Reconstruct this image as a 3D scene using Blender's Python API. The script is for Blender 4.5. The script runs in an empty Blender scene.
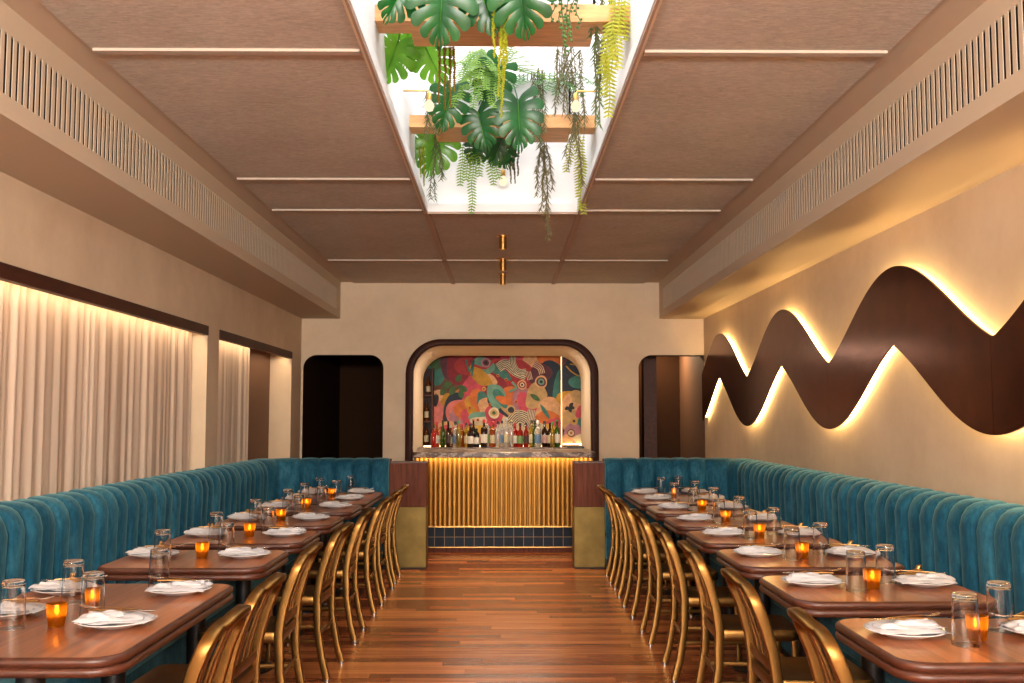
import bpy, math, random
from mathutils import Vector, Matrix, Euler
PI = math.pi
rnd = random.Random(7)
C = bpy.context.scene.collection
sc = bpy.context.scene

# ------------------------------------------------------------------ camera
F, CX, CY, EYE = 1000.0, 512.0, 341.5, 1.45
VX, VY = 503.0, 417.0
TH = math.atan((VY - CY) / F)
PS = math.atan((CX - VX) / F * math.cos(TH))
cd = bpy.data.cameras.new('camera'); cam = bpy.data.objects.new('camera', cd); C.objects.link(cam)
cd.sensor_width = 36.0; cd.lens = 36.0 * F / 1024.0; cd.clip_start = .05; cd.clip_end = 100
cam.location = (0, 0, EYE); cam.rotation_euler = (PI / 2 + TH, 0, -PS)
sc.camera = cam

def ray(px, py):
    x = (px - CX) / F; z = -(py - CY) / F
    y2 = math.cos(TH) - z * math.sin(TH); z2 = math.sin(TH) + z * math.cos(TH)
    return (x * math.cos(PS) + y2 * math.sin(PS), -x * math.sin(PS) + y2 * math.cos(PS), z2)
def at(px, py, Y):
    """world point at depth Y for a measurement taken on the photograph"""
    X, Yr, Z = ray(px, py); t = Y / Yr
    return Vector((X * t, Y, EYE + Z * t))

# ------------------------------------------------------------------ materials
def lin(c):
    c /= 255.0
    return c / 12.92 if c <= .04045 else ((c + .055) / 1.055) ** 2.4
def rgb(r, g, b): return (lin(r), lin(g), lin(b), 1)

def newmat(name):
    m = bpy.data.materials.new(name); m.use_nodes = True
    nt = m.node_tree; b = nt.nodes['Principled BSDF']
    return m, nt, b
def N(nt, t, **kw):
    n = nt.nodes.new(t)
    for k, v in kw.items(): setattr(n, k, v)
    return n
def coords(nt, scale=(1, 1, 1), rot=(0, 0, 0)):
    tc = N(nt, 'ShaderNodeTexCoord'); mp = N(nt, 'ShaderNodeMapping')
    mp.inputs['Scale'].default_value = scale; mp.inputs['Rotation'].default_value = rot
    nt.links.new(tc.outputs['Object'], mp.inputs['Vector'])
    return mp.outputs['Vector']
def noise(nt, vec, scale, detail=4, rough=.55):
    n = N(nt, 'ShaderNodeTexNoise'); n.inputs['Scale'].default_value = scale
    n.inputs['Detail'].default_value = detail; n.inputs['Roughness'].default_value = rough
    nt.links.new(vec, n.inputs['Vector']); return n.outputs['Fac']
def ramp(nt, fac, stops):
    r = N(nt, 'ShaderNodeValToRGB'); e = r.color_ramp.elements
    while len(e) < len(stops): e.new(.5)
    for el, (p, c) in zip(e, stops): el.position = p; el.color = c
    nt.links.new(fac, r.inputs['Fac']); return r.outputs['Color']
def bump(nt, b, h, strength, dist=.01):
    bp = N(nt, 'ShaderNodeBump'); bp.inputs['Strength'].default_value = strength
    bp.inputs['Distance'].default_value = dist
    nt.links.new(h, bp.inputs['Height']); nt.links.new(bp.outputs['Normal'], b.inputs['Normal'])
def mixc(nt, fac, a, b_, mode='MIX'):
    m = N(nt, 'ShaderNodeMix', data_type='RGBA', blend_type=mode)
    for i, v in ((0, fac), (6, a), (7, b_)):
        if hasattr(v, 'is_linked'): nt.links.new(v, m.inputs[i])
        else: m.inputs[i].default_value = v
    return m.outputs[2]

def simple(name, col, rough=.5, metal=0, spec=.5, var=0, vscale=6, stretch=(1, 1, 1), bmp=0, bscale=60, coat=0):
    m, nt, b = newmat(name)
    b.inputs['Roughness'].default_value = rough; b.inputs['Metallic'].default_value = metal
    b.inputs['Specular IOR Level'].default_value = spec
    b.inputs['Coat Weight'].default_value = coat
    b.inputs['Base Color'].default_value = col
    if var:
        v = coords(nt, stretch); f = noise(nt, v, vscale)
        lo = tuple(c * (1 - var) for c in col[:3]) + (1,); hi = tuple(min(1, c * (1 + var)) for c in col[:3]) + (1,)
        nt.links.new(ramp(nt, f, [(.3, lo), (.7, hi)]), b.inputs['Base Color'])
    if bmp:
        v = coords(nt, stretch); bump(nt, b, noise(nt, v, bscale, 3), bmp)
    return m
def emit(name, col, strength):
    m = bpy.data.materials.new(name); m.use_nodes = True; nt = m.node_tree
    nt.nodes.clear(); o = N(nt, 'ShaderNodeOutputMaterial'); e = N(nt, 'ShaderNodeEmission')
    e.inputs['Color'].default_value = col; e.inputs['Strength'].default_value = strength
    nt.links.new(e.outputs[0], o.inputs[0]); return m

def planks(name, dark, mid, light, length, width, rot, rough, grain=1.0, gap=(.015, .006, .003, 1), mortar=.0012, coat=0, bmp=.15):
    m, nt, b = newmat(name)
    v0 = coords(nt, (1, 1, 1), (0, 0, rot))
    sp = N(nt, 'ShaderNodeSeparateXYZ'); nt.links.new(v0, sp.inputs[0])      # every row of boards starts at its own offset
    rw = N(nt, 'ShaderNodeMath', operation='DIVIDE'); nt.links.new(sp.outputs['Y'], rw.inputs[0]); rw.inputs[1].default_value = width
    fl = N(nt, 'ShaderNodeMath', operation='FLOOR'); nt.links.new(rw.outputs[0], fl.inputs[0])
    wn = N(nt, 'ShaderNodeTexWhiteNoise', noise_dimensions='1D'); nt.links.new(fl.outputs[0], wn.inputs['W'])
    sx = N(nt, 'ShaderNodeMath', operation='MULTIPLY_ADD'); nt.links.new(wn.outputs['Value'], sx.inputs[0]); sx.inputs[1].default_value = length * 1.7; nt.links.new(sp.outputs['X'], sx.inputs[2])
    cb = N(nt, 'ShaderNodeCombineXYZ'); nt.links.new(sx.outputs[0], cb.inputs[0]); nt.links.new(sp.outputs['Y'], cb.inputs[1]); nt.links.new(sp.outputs['Z'], cb.inputs[2])
    v = cb.outputs[0]
    br = N(nt, 'ShaderNodeTexBrick'); br.offset = 0
    br.inputs['Scale'].default_value = 1; br.inputs['Brick Width'].default_value = length
    br.inputs['Row Height'].default_value = width; br.inputs['Mortar Size'].default_value = mortar
    br.inputs['Mortar Smooth'].default_value = .3
    br.inputs['Color1'].default_value = (0, 0, 0, 1); br.inputs['Color2'].default_value = (1, 1, 1, 1)
    br.inputs['Mortar'].default_value = (.5, .5, .5, 1)
    nt.links.new(v, br.inputs['Vector'])
    tc = N(nt, 'ShaderNodeMapping'); tc.inputs['Scale'].default_value = (2.2, 34, 34)
    nt.links.new(v, tc.inputs['Vector'])
    ad = N(nt, 'ShaderNodeVectorMath', operation='MULTIPLY_ADD')
    nt.links.new(br.outputs['Color'], ad.inputs[0]); ad.inputs[1].default_value = (37, 19, 11)
    nt.links.new(tc.outputs['Vector'], ad.inputs[2])
    g = noise(nt, ad.outputs[0], 1.0, 5, .6)
    mx = N(nt, 'ShaderNodeMath', operation='MULTIPLY_ADD')
    nt.links.new(g, mx.inputs[0]); mx.inputs[1].default_value = .75 * grain
    sub = N(nt, 'ShaderNodeMath', operation='MULTIPLY_ADD'); nt.links.new(br.outputs['Color'], sub.inputs[0])
    sub.inputs[1].default_value = .5; sub.inputs[2].default_value = -.12
    nt.links.new(sub.outputs[0], mx.inputs[2])
    col = ramp(nt, mx.outputs[0], [(.1, dark), (.45, mid), (.85, light)])
    nt.links.new(mixc(nt, br.outputs['Fac'], col, gap), b.inputs['Base Color'])
    b.inputs['Roughness'].default_value = rough; b.inputs['Coat Weight'].default_value = coat
    b.inputs['Coat Roughness'].default_value = .12
    bump(nt, b, g, bmp, .002)
    return m

M = {}
M['floor'] = planks('oak_floor', rgb(74, 32, 16), rgb(140, 70, 37), rgb(206, 124, 68), 1.25, .092, 0, .26)
M['walnut_top'] = planks('walnut_top', rgb(74, 36, 19), rgb(128, 70, 40), rgb(178, 108, 62), 3.0, .125, PI / 2, .34, 1.35, rgb(70, 40, 26), .0006, .25, .06)
M['walnut_edge'] = simple('walnut_edge', rgb(74, 37, 22), .42, var=.35, vscale=3, stretch=(6, 6, 30), coat=.08)
M['walnut_panel'] = simple('walnut_panel', rgb(100, 52, 34), .6, spec=.2, var=.35, vscale=2.5, stretch=(14, 14, 1.2))
M['dark_wood'] = simple('dark_wood', rgb(66, 31, 18), .5, spec=.25, var=.3, vscale=3, stretch=(10, 1.5, 10))
M['darker_wood'] = simple('arch_wood', rgb(56, 27, 17), .5, spec=.2, var=.2, vscale=3)
def plaster(name, a, b_, rough=.75):
    m, nt, b = newmat(name)
    v = coords(nt); f = noise(nt, v, 1.7, 8, .65)
    nt.links.new(ramp(nt, f, [(.28, a), (.72, b_)]), b.inputs['Base Color'])
    b.inputs['Roughness'].default_value = rough; b.inputs['Specular IOR Level'].default_value = .25
    bump(nt, b, noise(nt, v, 9, 6), .12, .01); return m
M['plaster'] = plaster('wall_plaster', rgb(200, 178, 150), rgb(220, 200, 172))
M['soffit'] = simple('soffit_paint', rgb(198, 182, 160), .7, spec=.2)
M['vault'] = plaster('vault_plaster', rgb(222, 198, 168), rgb(232, 210, 182))
def acoustic():
    m, nt, b = newmat('acoustic_panel')
    v = coords(nt, (1, 3.5, 1)); f = noise(nt, v, 26, 7, .75); g = noise(nt, coords(nt), 2.0, 3)
    c = ramp(nt, f, [(.3, rgb(156, 148, 136)), (.7, rgb(224, 216, 202))])
    nt.links.new(mixc(nt, .25, c, ramp(nt, g, [(.3, rgb(166, 154, 142)), (.7, rgb(218, 207, 194))])), b.inputs['Base Color'])
    b.inputs['Roughness'].default_value = .9; b.inputs['Specular IOR Level'].default_value = .1
    bump(nt, b, f, .35, .004); return m
M['acoustic'] = acoustic()
M['batten'] = simple('cream_batten', rgb(184, 168, 152), .6)
M['batten_brown'] = simple('brown_batten', rgb(172, 146, 128), .6)
M['white'] = simple('shaft_white', rgb(226, 226, 226), .8)
M['cream'] = simple('cream_trim', rgb(226, 208, 180), .6)
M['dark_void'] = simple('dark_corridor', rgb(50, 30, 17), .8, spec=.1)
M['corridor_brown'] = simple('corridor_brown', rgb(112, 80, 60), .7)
M['slot_shade'] = simple('slot_shade', rgb(34, 26, 22), .9)  # near-black backing, shade inside the grille slots put into its colour
def velvet():
    m, nt, b = newmat('teal_velvet')
    v = coords(nt, (1, 1, .5)); f = noise(nt, v, 5, 9, .78); h = noise(nt, coords(nt, (1, 1, .25)), 60, 3)
    c = ramp(nt, f, [(.3, rgb(6, 40, 58)), (.5, rgb(20, 76, 98)), (.7, rgb(66, 126, 146))])
    c2 = mixc(nt, .3, c, ramp(nt, h, [(.35, rgb(8, 58, 82)), (.65, rgb(40, 112, 140))]))
    nt.links.new(c2, b.inputs['Base Color']); b.inputs['Roughness'].default_value = .75
    b.inputs['Sheen Weight'].default_value = .4; b.inputs['Sheen Roughness'].default_value = .35
    b.inputs['Sheen Tint'].default_value = rgb(150, 205, 205)
    b.inputs['Specular IOR Level'].default_value = .2
    bump(nt, b, h, .12, .003); return m
M['velvet'] = velvet()
M['plinth'] = simple('plinth_black', rgb(24, 20, 18), .6)
def brass(name, col, rough, sv=.25):
    m, nt, b = newmat(name)
    b.inputs['Metallic'].default_value = 1
    v = coords(nt, (3, 3, 3)); f = noise(nt, v, 2.2, 5)
    lo = tuple(c * (1 - sv) for c in col[:3]) + (1,)
    nt.links.new(ramp(nt, f, [(.3, lo), (.7, col)]), b.inputs['Base Color'])
    g = noise(nt, coords(nt, (2, 2, 90)), 4, 2)
    mr = N(nt, 'ShaderNodeMapRange'); mr.inputs['To Min'].default_value = rough - .06; mr.inputs['To Max'].default_value = rough + .1
    nt.links.new(g, mr.inputs['Value']); nt.links.new(mr.outputs[0], b.inputs['Roughness'])
    return m
M['chair'] = brass('chair_brass', rgb(140, 102, 54), .34, .28)
M['brass_sheet'] = brass('aged_brass_sheet', rgb(138, 116, 68), .52, .35)
M['brass'] = brass('brass', rgb(206, 158, 90), .28, .1)
M['copper_panel'] = brass('copper_panel', rgb(108, 52, 26), .18, .35)
M['bar_brass'] = brass('bar_brass', rgb(168, 122, 60), .46, .08)
M['steel'] = simple('glide_steel', rgb(190, 190, 188), .3, 1)
M['silver'] = simple('silver', rgb(214, 210, 204), .22, 1)
M['gold'] = simple('gold', rgb(196, 150, 92), .3, 1)
M['iron'] = simple('black_iron', rgb(22, 19, 18), .45)
M['china'] = simple('china', rgb(206, 203, 201), .12, coat=.4)
M['linen'] = simple('linen', rgb(196, 193, 194), .9, spec=.1, bmp=.25, bscale=45)
M['sheer'] = None
def glassm(name, col, rough=0.0):
    m, nt, b = newmat(name)
    b.inputs['Base Color'].default_value = col; b.inputs['Transmission Weight'].default_value = 1
    b.inputs['Roughness'].default_value = rough; b.inputs['IOR'].default_value = 1.45
    return m
M['glass'] = glassm('clear_glass', (1, 1, 1, 1))
def trans(name, col, fac, rough=.8, gloss=0.0, tcol=None):
    m = bpy.data.materials.new(name); m.use_nodes = True; nt = m.node_tree; nt.nodes.clear()
    o = N(nt, 'ShaderNodeOutputMaterial'); d = N(nt, 'ShaderNodeBsdfPrincipled'); t = N(nt, 'ShaderNodeBsdfTranslucent')
    d.inputs['Base Color'].default_value = col; d.inputs['Roughness'].default_value = rough
    t.inputs['Color'].default_value = tcol or col
    mx = N(nt, 'ShaderNodeMixShader'); mx.inputs[0].default_value = fac
    nt.links.new(d.outputs[0], mx.inputs[1]); nt.links.new(t.outputs[0], mx.inputs[2]); nt.links.new(mx.outputs[0], o.inputs[0])
    return m, nt, d, t
M['sheer'] = trans('curtain_linen', rgb(226, 205, 184), .3, .9)[0]
def amberm():
    m, nt, d, t = trans('amber_glass', rgb(250, 158, 44), .45, .3, tcol=rgb(255, 196, 90))
    d.inputs['Transmission Weight'].default_value = 1; d.inputs['IOR'].default_value = 1.25
    return m
M['amber'] = amberm()
M['wax'] = trans('wax', rgb(250, 225, 170), .5, .5)[0]
M['flame'] = emit('flame', (1, .64, .25, 1), 44)
M['led_warm'] = emit('led_warm', (1, .62, .23, 1), 40)
M['led_bar'] = emit('led_bar', (1, .66, .26, 1), 9); M['led_soft'] = emit('led_soft', (1, .74, .36, 1), 2.2)
M['bulb'] = emit('bulb', (1, .80, .55, 1), 1.1)
def leafm(name, c1, c2, fac=.3, rough=.3):
    m, nt, d, t = trans(name, c1, fac, rough)
    v = coords(nt); f = noise(nt, v, 9, 3)
    c = ramp(nt, f, [(.3, c1), (.7, c2)])
    nt.links.new(c, d.inputs['Base Color'])
    t.inputs['Color'].default_value = tuple(min(1, x * 1.15) for x in c2[:3]) + (1,)
    return m
M['leaf'] = leafm('monstera_green', rgb(10, 58, 20), rgb(26, 96, 36), .18, .34)
M['leaf_light'] = leafm('monstera_light', rgb(44, 104, 18), rgb(104, 160, 44), .35, .3)
M['fern'] = leafm('fern_green', rgb(70, 116, 12), rgb(124, 162, 28), .3, .5)
M['sage'] = leafm('sage_green', rgb(62, 86, 40), rgb(94, 112, 58), .3, .5)
M['pearl'] = leafm('pearl_green', rgb(54, 104, 46), rgb(86, 132, 62), .2, .35)
M['yellow_green'] = leafm('yellow_green', rgb(128, 138, 12), rgb(178, 174, 28), .3, .5)
M['ochre'] = leafm('ochre_strand', rgb(116, 84, 18), rgb(150, 116, 30), .3, .6)
M['olive'] = leafm('olive_strand', rgb(76, 74, 34), rgb(108, 98, 48), .3, .6)
M['stem'] = simple('stem_brown', rgb(92, 78, 46), .7)
M['plywood'] = simple('plywood', rgb(214, 160, 104), .6, var=.18, vscale=3, stretch=(2, 14, 14))
M['soil'] = simple('soil', rgb(52, 40, 30), .95)
def marble():
    m, nt, b = newmat('dark_marble')
    v = coords(nt, (1, 1, 2.2)); f = noise(nt, v, 6, 8, .75)
    nt.links.new(ramp(nt, f, [(.35, rgb(58, 44, 40)), (.5, rgb(96, 78, 70)), (.56, rgb(190, 170, 156)), (.62, rgb(70, 54, 50))]), b.inputs['Base Color'])
    b.inputs['Roughness'].default_value = .3; b.inputs['Specular IOR Level'].default_value = .3; return m
M['marble'] = marble()
def tile():
    m, nt, b = newmat('navy_tile')
    v = coords(nt, (1, 1, 1), (PI / 2, 0, 0)); v.node.inputs['Location'].default_value = (0, .063, 0); br = N(nt, 'ShaderNodeTexBrick'); br.offset = 0
    br.inputs['Scale'].default_value = 1; br.inputs['Brick Width'].default_value = .106; br.inputs['Row Height'].default_value = .1045
    br.inputs['Mortar Size'].default_value = .003; br.inputs['Mortar'].default_value = rgb(150, 125, 92)
    br.inputs['Color1'].default_value = rgb(16, 26, 40); br.inputs['Color2'].default_value = rgb(28, 42, 58)
    nt.links.new(v, br.inputs['Vector']); nt.links.new(br.outputs['Color'], b.inputs['Base Color'])
    b.inputs['Roughness'].default_value = .5; b.inputs['Specular IOR Level'].default_value = .2; return m
M['tile'] = tile()

# ------------------------------------------------------------------ mesh helpers
class MB:
    def __init__(s): s.v = []; s.f = []; s.m = []; s.mats = []
    def mi(s, mat):
        if mat not in s.mats: s.mats.append(mat)
        return s.mats.index(mat)
    def add(s, vs, fs, mat, T=None):
        o = len(s.v); i = s.mi(mat)
        s.v += [tuple(T @ Vector(p)) if T else tuple(p) for p in vs]
        s.f += [tuple(o + k for k in f) for f in fs]; s.m += [i] * len(fs)
        return s
    def box(s, x0, x1, y0, y1, z0, z1, mat, T=None):
        vs = [(x, y, z) for x in (x0, x1) for y in (y0, y1) for z in (z0, z1)]
        fs = [(0, 1, 3, 2), (4, 6, 7, 5), (0, 4, 5, 1), (2, 3, 7, 6), (0, 2, 6, 4), (1, 5, 7, 3)]
        return s.add(vs, fs, mat, T)
    def lathe(s, prof, mat, n=24, T=None, cap=True):
        vs = []; fs = []
        for r, z in prof:
            for k in range(n):
                a = 2 * PI * k / n; vs.append((r * math.cos(a), r * math.sin(a), z))
        L = len(prof)
        for i in range(L - 1):
            for k in range(n):
                k2 = (k + 1) % n; fs.append((i * n + k, i * n + k2, (i + 1) * n + k2, (i + 1) * n + k))
        if cap:
            fs.append(tuple(range(n - 1, -1, -1))); fs.append(tuple((L - 1) * n + k for k in range(n)))
        return s.add(vs, fs, mat, T)
    def sweep(s, path, prof, mat, side=None, closed=False, T=None, scales=None):
        """prof: list of (a,b) offsets; a along the side vector, b along side x tangent"""
        n = len(path); P = [Vector(p) for p in path]; vs = []; fs = []; k = len(prof)
        up = Vector(side) if side is not None else None
        prev = None
        for i in range(n):
            if closed: t = P[(i + 1) % n] - P[i - 1]
            else: t = P[min(n - 1, i + 1)] - P[max(0, i - 1)]
            t.normalize()
            if up is not None: a = up
            else:
                a = prev if prev is not None else (Vector((1, 0, 0)) if abs(t.x) < .8 else Vector((0, 1, 0)))
            a = (a - t * a.dot(t)).normalized(); prev = a
            b = t.cross(a)
            sc_ = scales[i] if scales else 1
            for p, q in prof: vs.append(P[i] + a * p * sc_ + b * q * sc_)
        for i in range(n if closed else n - 1):
            j = (i + 1) % n
            for c in range(k):
                d = (c + 1) % k; fs.append((i * k + c, i * k + d, j * k + d, j * k + c))
        if not closed:
            fs.append(tuple(range(k - 1, -1, -1))); fs.append(tuple((n - 1) * k + c for c in range(k)))
        return s.add(vs, fs, mat, T)
    def tube(s, path, r, mat, n=8, T=None, scales=None):
        return s.sweep(path, [(r * math.cos(2 * PI * k / n), r * math.sin(2 * PI * k / n)) for k in range(n)], mat, T=T, scales=scales)
    def grid(s, rows, mat, T=None, closed_u=False):
        """rows: list of lists of points"""
        vs = [p for r in rows for p in r]; w = len(rows[0]); fs = []
        for i in range(len(rows) - 1):
            for j in range(w if closed_u else w - 1):
                j2 = (j + 1) % w; fs.append((i * w + j, i * w + j2, (i + 1) * w + j2, (i + 1) * w + j))
        return s.add(vs, fs, mat, T)
    def build(s, name, parent=None, smooth=None, loc=None):
        me = bpy.data.meshes.new(name); me.from_pydata(s.v, [], s.f)
        for m in s.mats: me.materials.append(m)
        me.polygons.foreach_set('material_index', s.m)
        if smooth is not None:
            me.polygons.foreach_set('use_smooth', [True] * len(me.polygons))
            me.update()
            if smooth < 179: me.set_sharp_from_angle(angle=math.radians(smooth))
        me.update()
        o = bpy.data.objects.new(name, me); C.objects.link(o)
        if parent is not None: o.parent = parent
        if loc is not None: o.location = loc
        return o
def fixn(o):
    import bmesh
    bm = bmesh.new(); bm.from_mesh(o.data); bmesh.ops.recalc_face_normals(bm, faces=bm.faces); bm.to_mesh(o.data); bm.free(); return o
def bevel(o, w, seg=2):
    md = o.modifiers.new('bevel', 'BEVEL'); md.width = w; md.segments = seg; md.limit_method = 'ANGLE'; return o
def struct(o): o['kind'] = 'structure'; return o
def tag(o, label, cat, group=None, kind=None):
    o['label'] = label; o['category'] = cat
    if group: o['group'] = group
    if kind: o['kind'] = kind
    return o
def thing(name, label, cat, loc=(0, 0, 0), rz=0, group=None):
    o = bpy.data.objects.new(name, None); C.objects.link(o); o.location = loc; o.rotation_euler = (0, 0, rz)
    o.empty_display_size = .1
    return tag(o, label, cat, group)
def dup(root, loc, rz, label):
    r = root.copy(); C.objects.link(r); r.location = loc; r.rotation_euler = (0, 0, rz); r['label'] = label
    for ch in list(root.children):
        c = ch.copy(); C.objects.link(c); c.parent = r
        for g in list(ch.children):
            d = g.copy(); C.objects.link(d); d.parent = c
    return r
def rr(w, d, r, n=8):
    """rounded rectangle outline, centred"""
    out = []
    for cx_, cy_, a0 in ((w / 2 - r, d / 2 - r, 0), (-w / 2 + r, d / 2 - r, PI / 2), (-w / 2 + r, -d / 2 + r, PI), (w / 2 - r, -d / 2 + r, 1.5 * PI)):
        for k in range(n + 1):
            a = a0 + PI / 2 * k / n; out.append((cx_ + r * math.cos(a), cy_ + r * math.sin(a)))
    return out
def rprof(w, h, r=.004, n=2):
    return rr(w, h, r, n)

# ------------------------------------------------------------------ room shell
WX, YB, YF = 2.36, 11.70, -3.0
ZC, ZS = 3.02, 2.60
mb = MB(); mb.box(-2.75, 2.75, YF, 15.2, -.1, 0, M['floor']); struct(mb.build('floor'))

# ceiling with skylight opening
SX0, SX1, SY0, SY1 = -.58, .572, 1.2, 7.56
mb = MB()
A = M['acoustic']
for x0, x1, y0, y1 in ((-1.76, SX0, YF, YB), (SX1, 1.66, YF, YB), (SX0, SX1, YF, SY0), (SX0, SX1, SY1, YB)):
    mb.box(x0, x1, y0, y1, ZC, ZC + .05, A)
for x0, x1 in ((-2.75, -1.76), (1.66, 2.75)): mb.box(x0, x1, YF, YB + .3, ZC + .012, ZC + .08, M['soffit'])
struct(mb.build('ceiling'))
# battens across the ceiling
mb = MB()
for y in (4.196, 6.516, 7.51, 9.94, 1.9):
    w = .042
    segs = ((-1.752, SX0 - .035), (SX1 + .035, 1.652)) if y < 7.6 else ((-1.752, 1.652),)
    for x0, x1 in segs: mb.box(x0, x1, y - w / 2, y + w / 2, ZC - .012, ZC, M['batten'])
for x in (SX0 - .005, SX1 + .02): mb.box(x - .022, x + .022, SY1 + .03, YB, ZC - .012, ZC, M['batten_brown'])
struct(mb.build('trim_1'))
mb = MB()   # skylight opening frame
for off, w, h, m in ((.0, .012, .02, M['batten_brown']), (.012, .012, .016, M['cream'])):
    a0, a1, b0, b1 = SX0 - off, SX1 + off, SY0 - off, SY1 + off
    mb.box(a0 - w, a0, b0 - w, b1 + w, ZC - h, ZC + .01, m); mb.box(a1, a1 + w, b0 - w, b1 + w, ZC - h, ZC + .01, m)
    mb.box(a0, a1, b1, b1 + w, ZC - h, ZC + .01, m); mb.box(a0, a1, b0 - w, b0, ZC - h, ZC + .01, m)
struct(mb.build('trim_2'))
# skylight shaft
ZT = 4.7; e = .07
mb = MB(); W_ = M['white']
mb.box(SX0 - e - .1, SX0 - e, SY0 - e, SY1 + e, ZC + .06, ZT, W_); mb.box(SX1 + e, SX1 + e + .1, SY0 - e, SY1 + e, ZC + .06, ZT, W_)
mb.box(SX0 - e, SX1 + e, SY1 + e, SY1 + e + .1, ZC + .06, ZT, W_); mb.box(SX0 - e, SX1 + e, SY0 - e - .1, SY0 - e, ZC + .06, ZT, W_)
# low white kerb round the opening
mb.box(SX0 - .02, SX0 + .004, SY0, SY1, ZC - .004, ZC + .06, W_); mb.box(SX1 - .004, SX1 + .02, SY0, SY1, ZC - .004, ZC + .06, W_)
mb.box(SX0, SX1, SY1 - .004, SY1 + .02, ZC - .004, ZC + .06, W_)
mb.box(SX0 - e, SX0 - .02, SY0 - e, SY1 + e, ZC + .05, ZC + .06, W_); mb.box(SX1 + .02, SX1 + e, SY0 - e, SY1 + e, ZC + .05, ZC + .06, W_)
mb.box(SX0 - e, SX1 + e, SY1 + .02, SY1 + e, ZC + .05, ZC + .06, W_)
struct(mb.build('skylight_shaft'))
mb = MB()
for k in range(8):
    y = SY0 + (SY1 - SY0) * k / 7; mb.box(SX0 - e, SX1 + e, y - .02, y + .02, ZT - .02, ZT + .04, W_)
for x in (SX0 - e, SX1 + e): mb.box(x - .03, x + .03, SY0, SY1, ZT - .02, ZT + .04, W_)
struct(mb.build('window_1'))

# left wall with two curtained recesses
P_ = M['plaster']; RX = -2.60
mb = MB()
mb.box(-2.75, -WX, YF, YB + .01, 0, .9, P_); mb.box(-2.75, -WX, YF, YB + .01, 2.175, ZC + .02, P_)
for y0, y1 in ((YF, .9), (7.985, 8.31), (11.17, YB + .01)): mb.box(-2.75, -WX, y0, y1, .9, 2.175, P_)
for y0, y1 in ((.9, 7.985), (8.31, 11.17)): mb.box(-2.75, RX, y0, y1, .9, 2.175, M['corridor_brown'] if y0 > 8 else P_)
struct(mb.build('wall_left'))
for i, (y0, y1) in enumerate(((.9, 7.985), (8.31, 11.17))):
    mb = MB(); mb.box(-2.40, -2.352, y0, y1, 2.10, 2.175, M['dark_wood']); struct(mb.build('trim_%d' % (3 + i)))
# right wall
mb = MB(); mb.box(WX, 2.75, YF, YB, 0, ZC + .02, P_); struct(mb.build('wall_right'))
# front wall behind the camera with an assumed, unseen shop window around the fill lights
mb = MB()
mb.box(-2.75, 2.75, YF - .2, YF, 0, .5, P_); mb.box(-2.75, 2.75, YF - .2, YF, 2.5, ZC + .02, P_)
mb.box(-2.75, -2.1, YF - .2, YF, .5, 2.5, P_); mb.box(2.1, 2.75, YF - .2, YF, .5, 2.5, P_)
struct(mb.build('wall_front'))
mb = MB()
for x in (-2.1, -.7, .7, 2.1): mb.box(x - .03, x + .03, YF - .12, YF - .06, .5, 2.5, M['dark_wood'])
for z in (.5, 2.47): mb.box(-2.1, 2.1, YF - .12, YF - .06, z, z + .03, M['dark_wood'])
struct(mb.build('window_2'))

# back wall: two rounded doorways and the arched bar opening
def arch_top(x, x0, x1, r, zt):
    d = min(x - x0, x1 - x)
    if d >= r: return zt
    d = max(0, d); return zt - r + math.sqrt(max(0, r * r - (r - d) ** 2))
OPEN = [(-2.335, -1.398, .16, 2.174, 0), (-1.09, 1.065, .37, 2.32, .8), (1.588, 2.359, .16, 2.174, 0)]
def top_at(o, x):
    x0, x1, r, zt, zb = o
    if o is OPEN[2]: return arch_top(x, x0, x1 + 1, r, zt)
    return arch_top(x, x0, x1, r, zt)
xs = {-2.75, 2.75}
for o in OPEN:
    for k in range(17):
        t = 1 - math.cos(PI / 2 * k / 16); xs |= {round(o[0] + o[2] * t, 5), round(o[1] - o[2] * t, 5)} if o is not OPEN[2] else {round(o[0] + o[2] * t, 5), o[1]}
xs = sorted(xs)
mb = MB()
for a, b in zip(xs, xs[1:]):
    m_ = (a + b) / 2; hit = [o for o in OPEN if o[0] < m_ < o[1]]
    if hit:
        o = hit[0]; za, zb_ = top_at(o, a), top_at(o, b)
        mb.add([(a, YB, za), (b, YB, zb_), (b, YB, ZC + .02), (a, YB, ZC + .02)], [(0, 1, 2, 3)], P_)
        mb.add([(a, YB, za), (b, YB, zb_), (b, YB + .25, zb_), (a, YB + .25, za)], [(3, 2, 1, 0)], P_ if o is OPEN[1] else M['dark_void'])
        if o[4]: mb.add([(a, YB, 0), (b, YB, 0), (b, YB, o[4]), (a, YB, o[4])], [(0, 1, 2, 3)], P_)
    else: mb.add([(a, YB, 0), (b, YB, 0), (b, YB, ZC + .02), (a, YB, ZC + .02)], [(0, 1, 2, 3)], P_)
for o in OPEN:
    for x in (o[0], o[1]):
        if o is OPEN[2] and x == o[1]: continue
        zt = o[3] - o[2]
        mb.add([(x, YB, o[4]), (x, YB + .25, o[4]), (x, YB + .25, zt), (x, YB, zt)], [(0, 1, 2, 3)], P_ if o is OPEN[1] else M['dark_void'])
struct(mb.build('wall_back', smooth=30))
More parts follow.
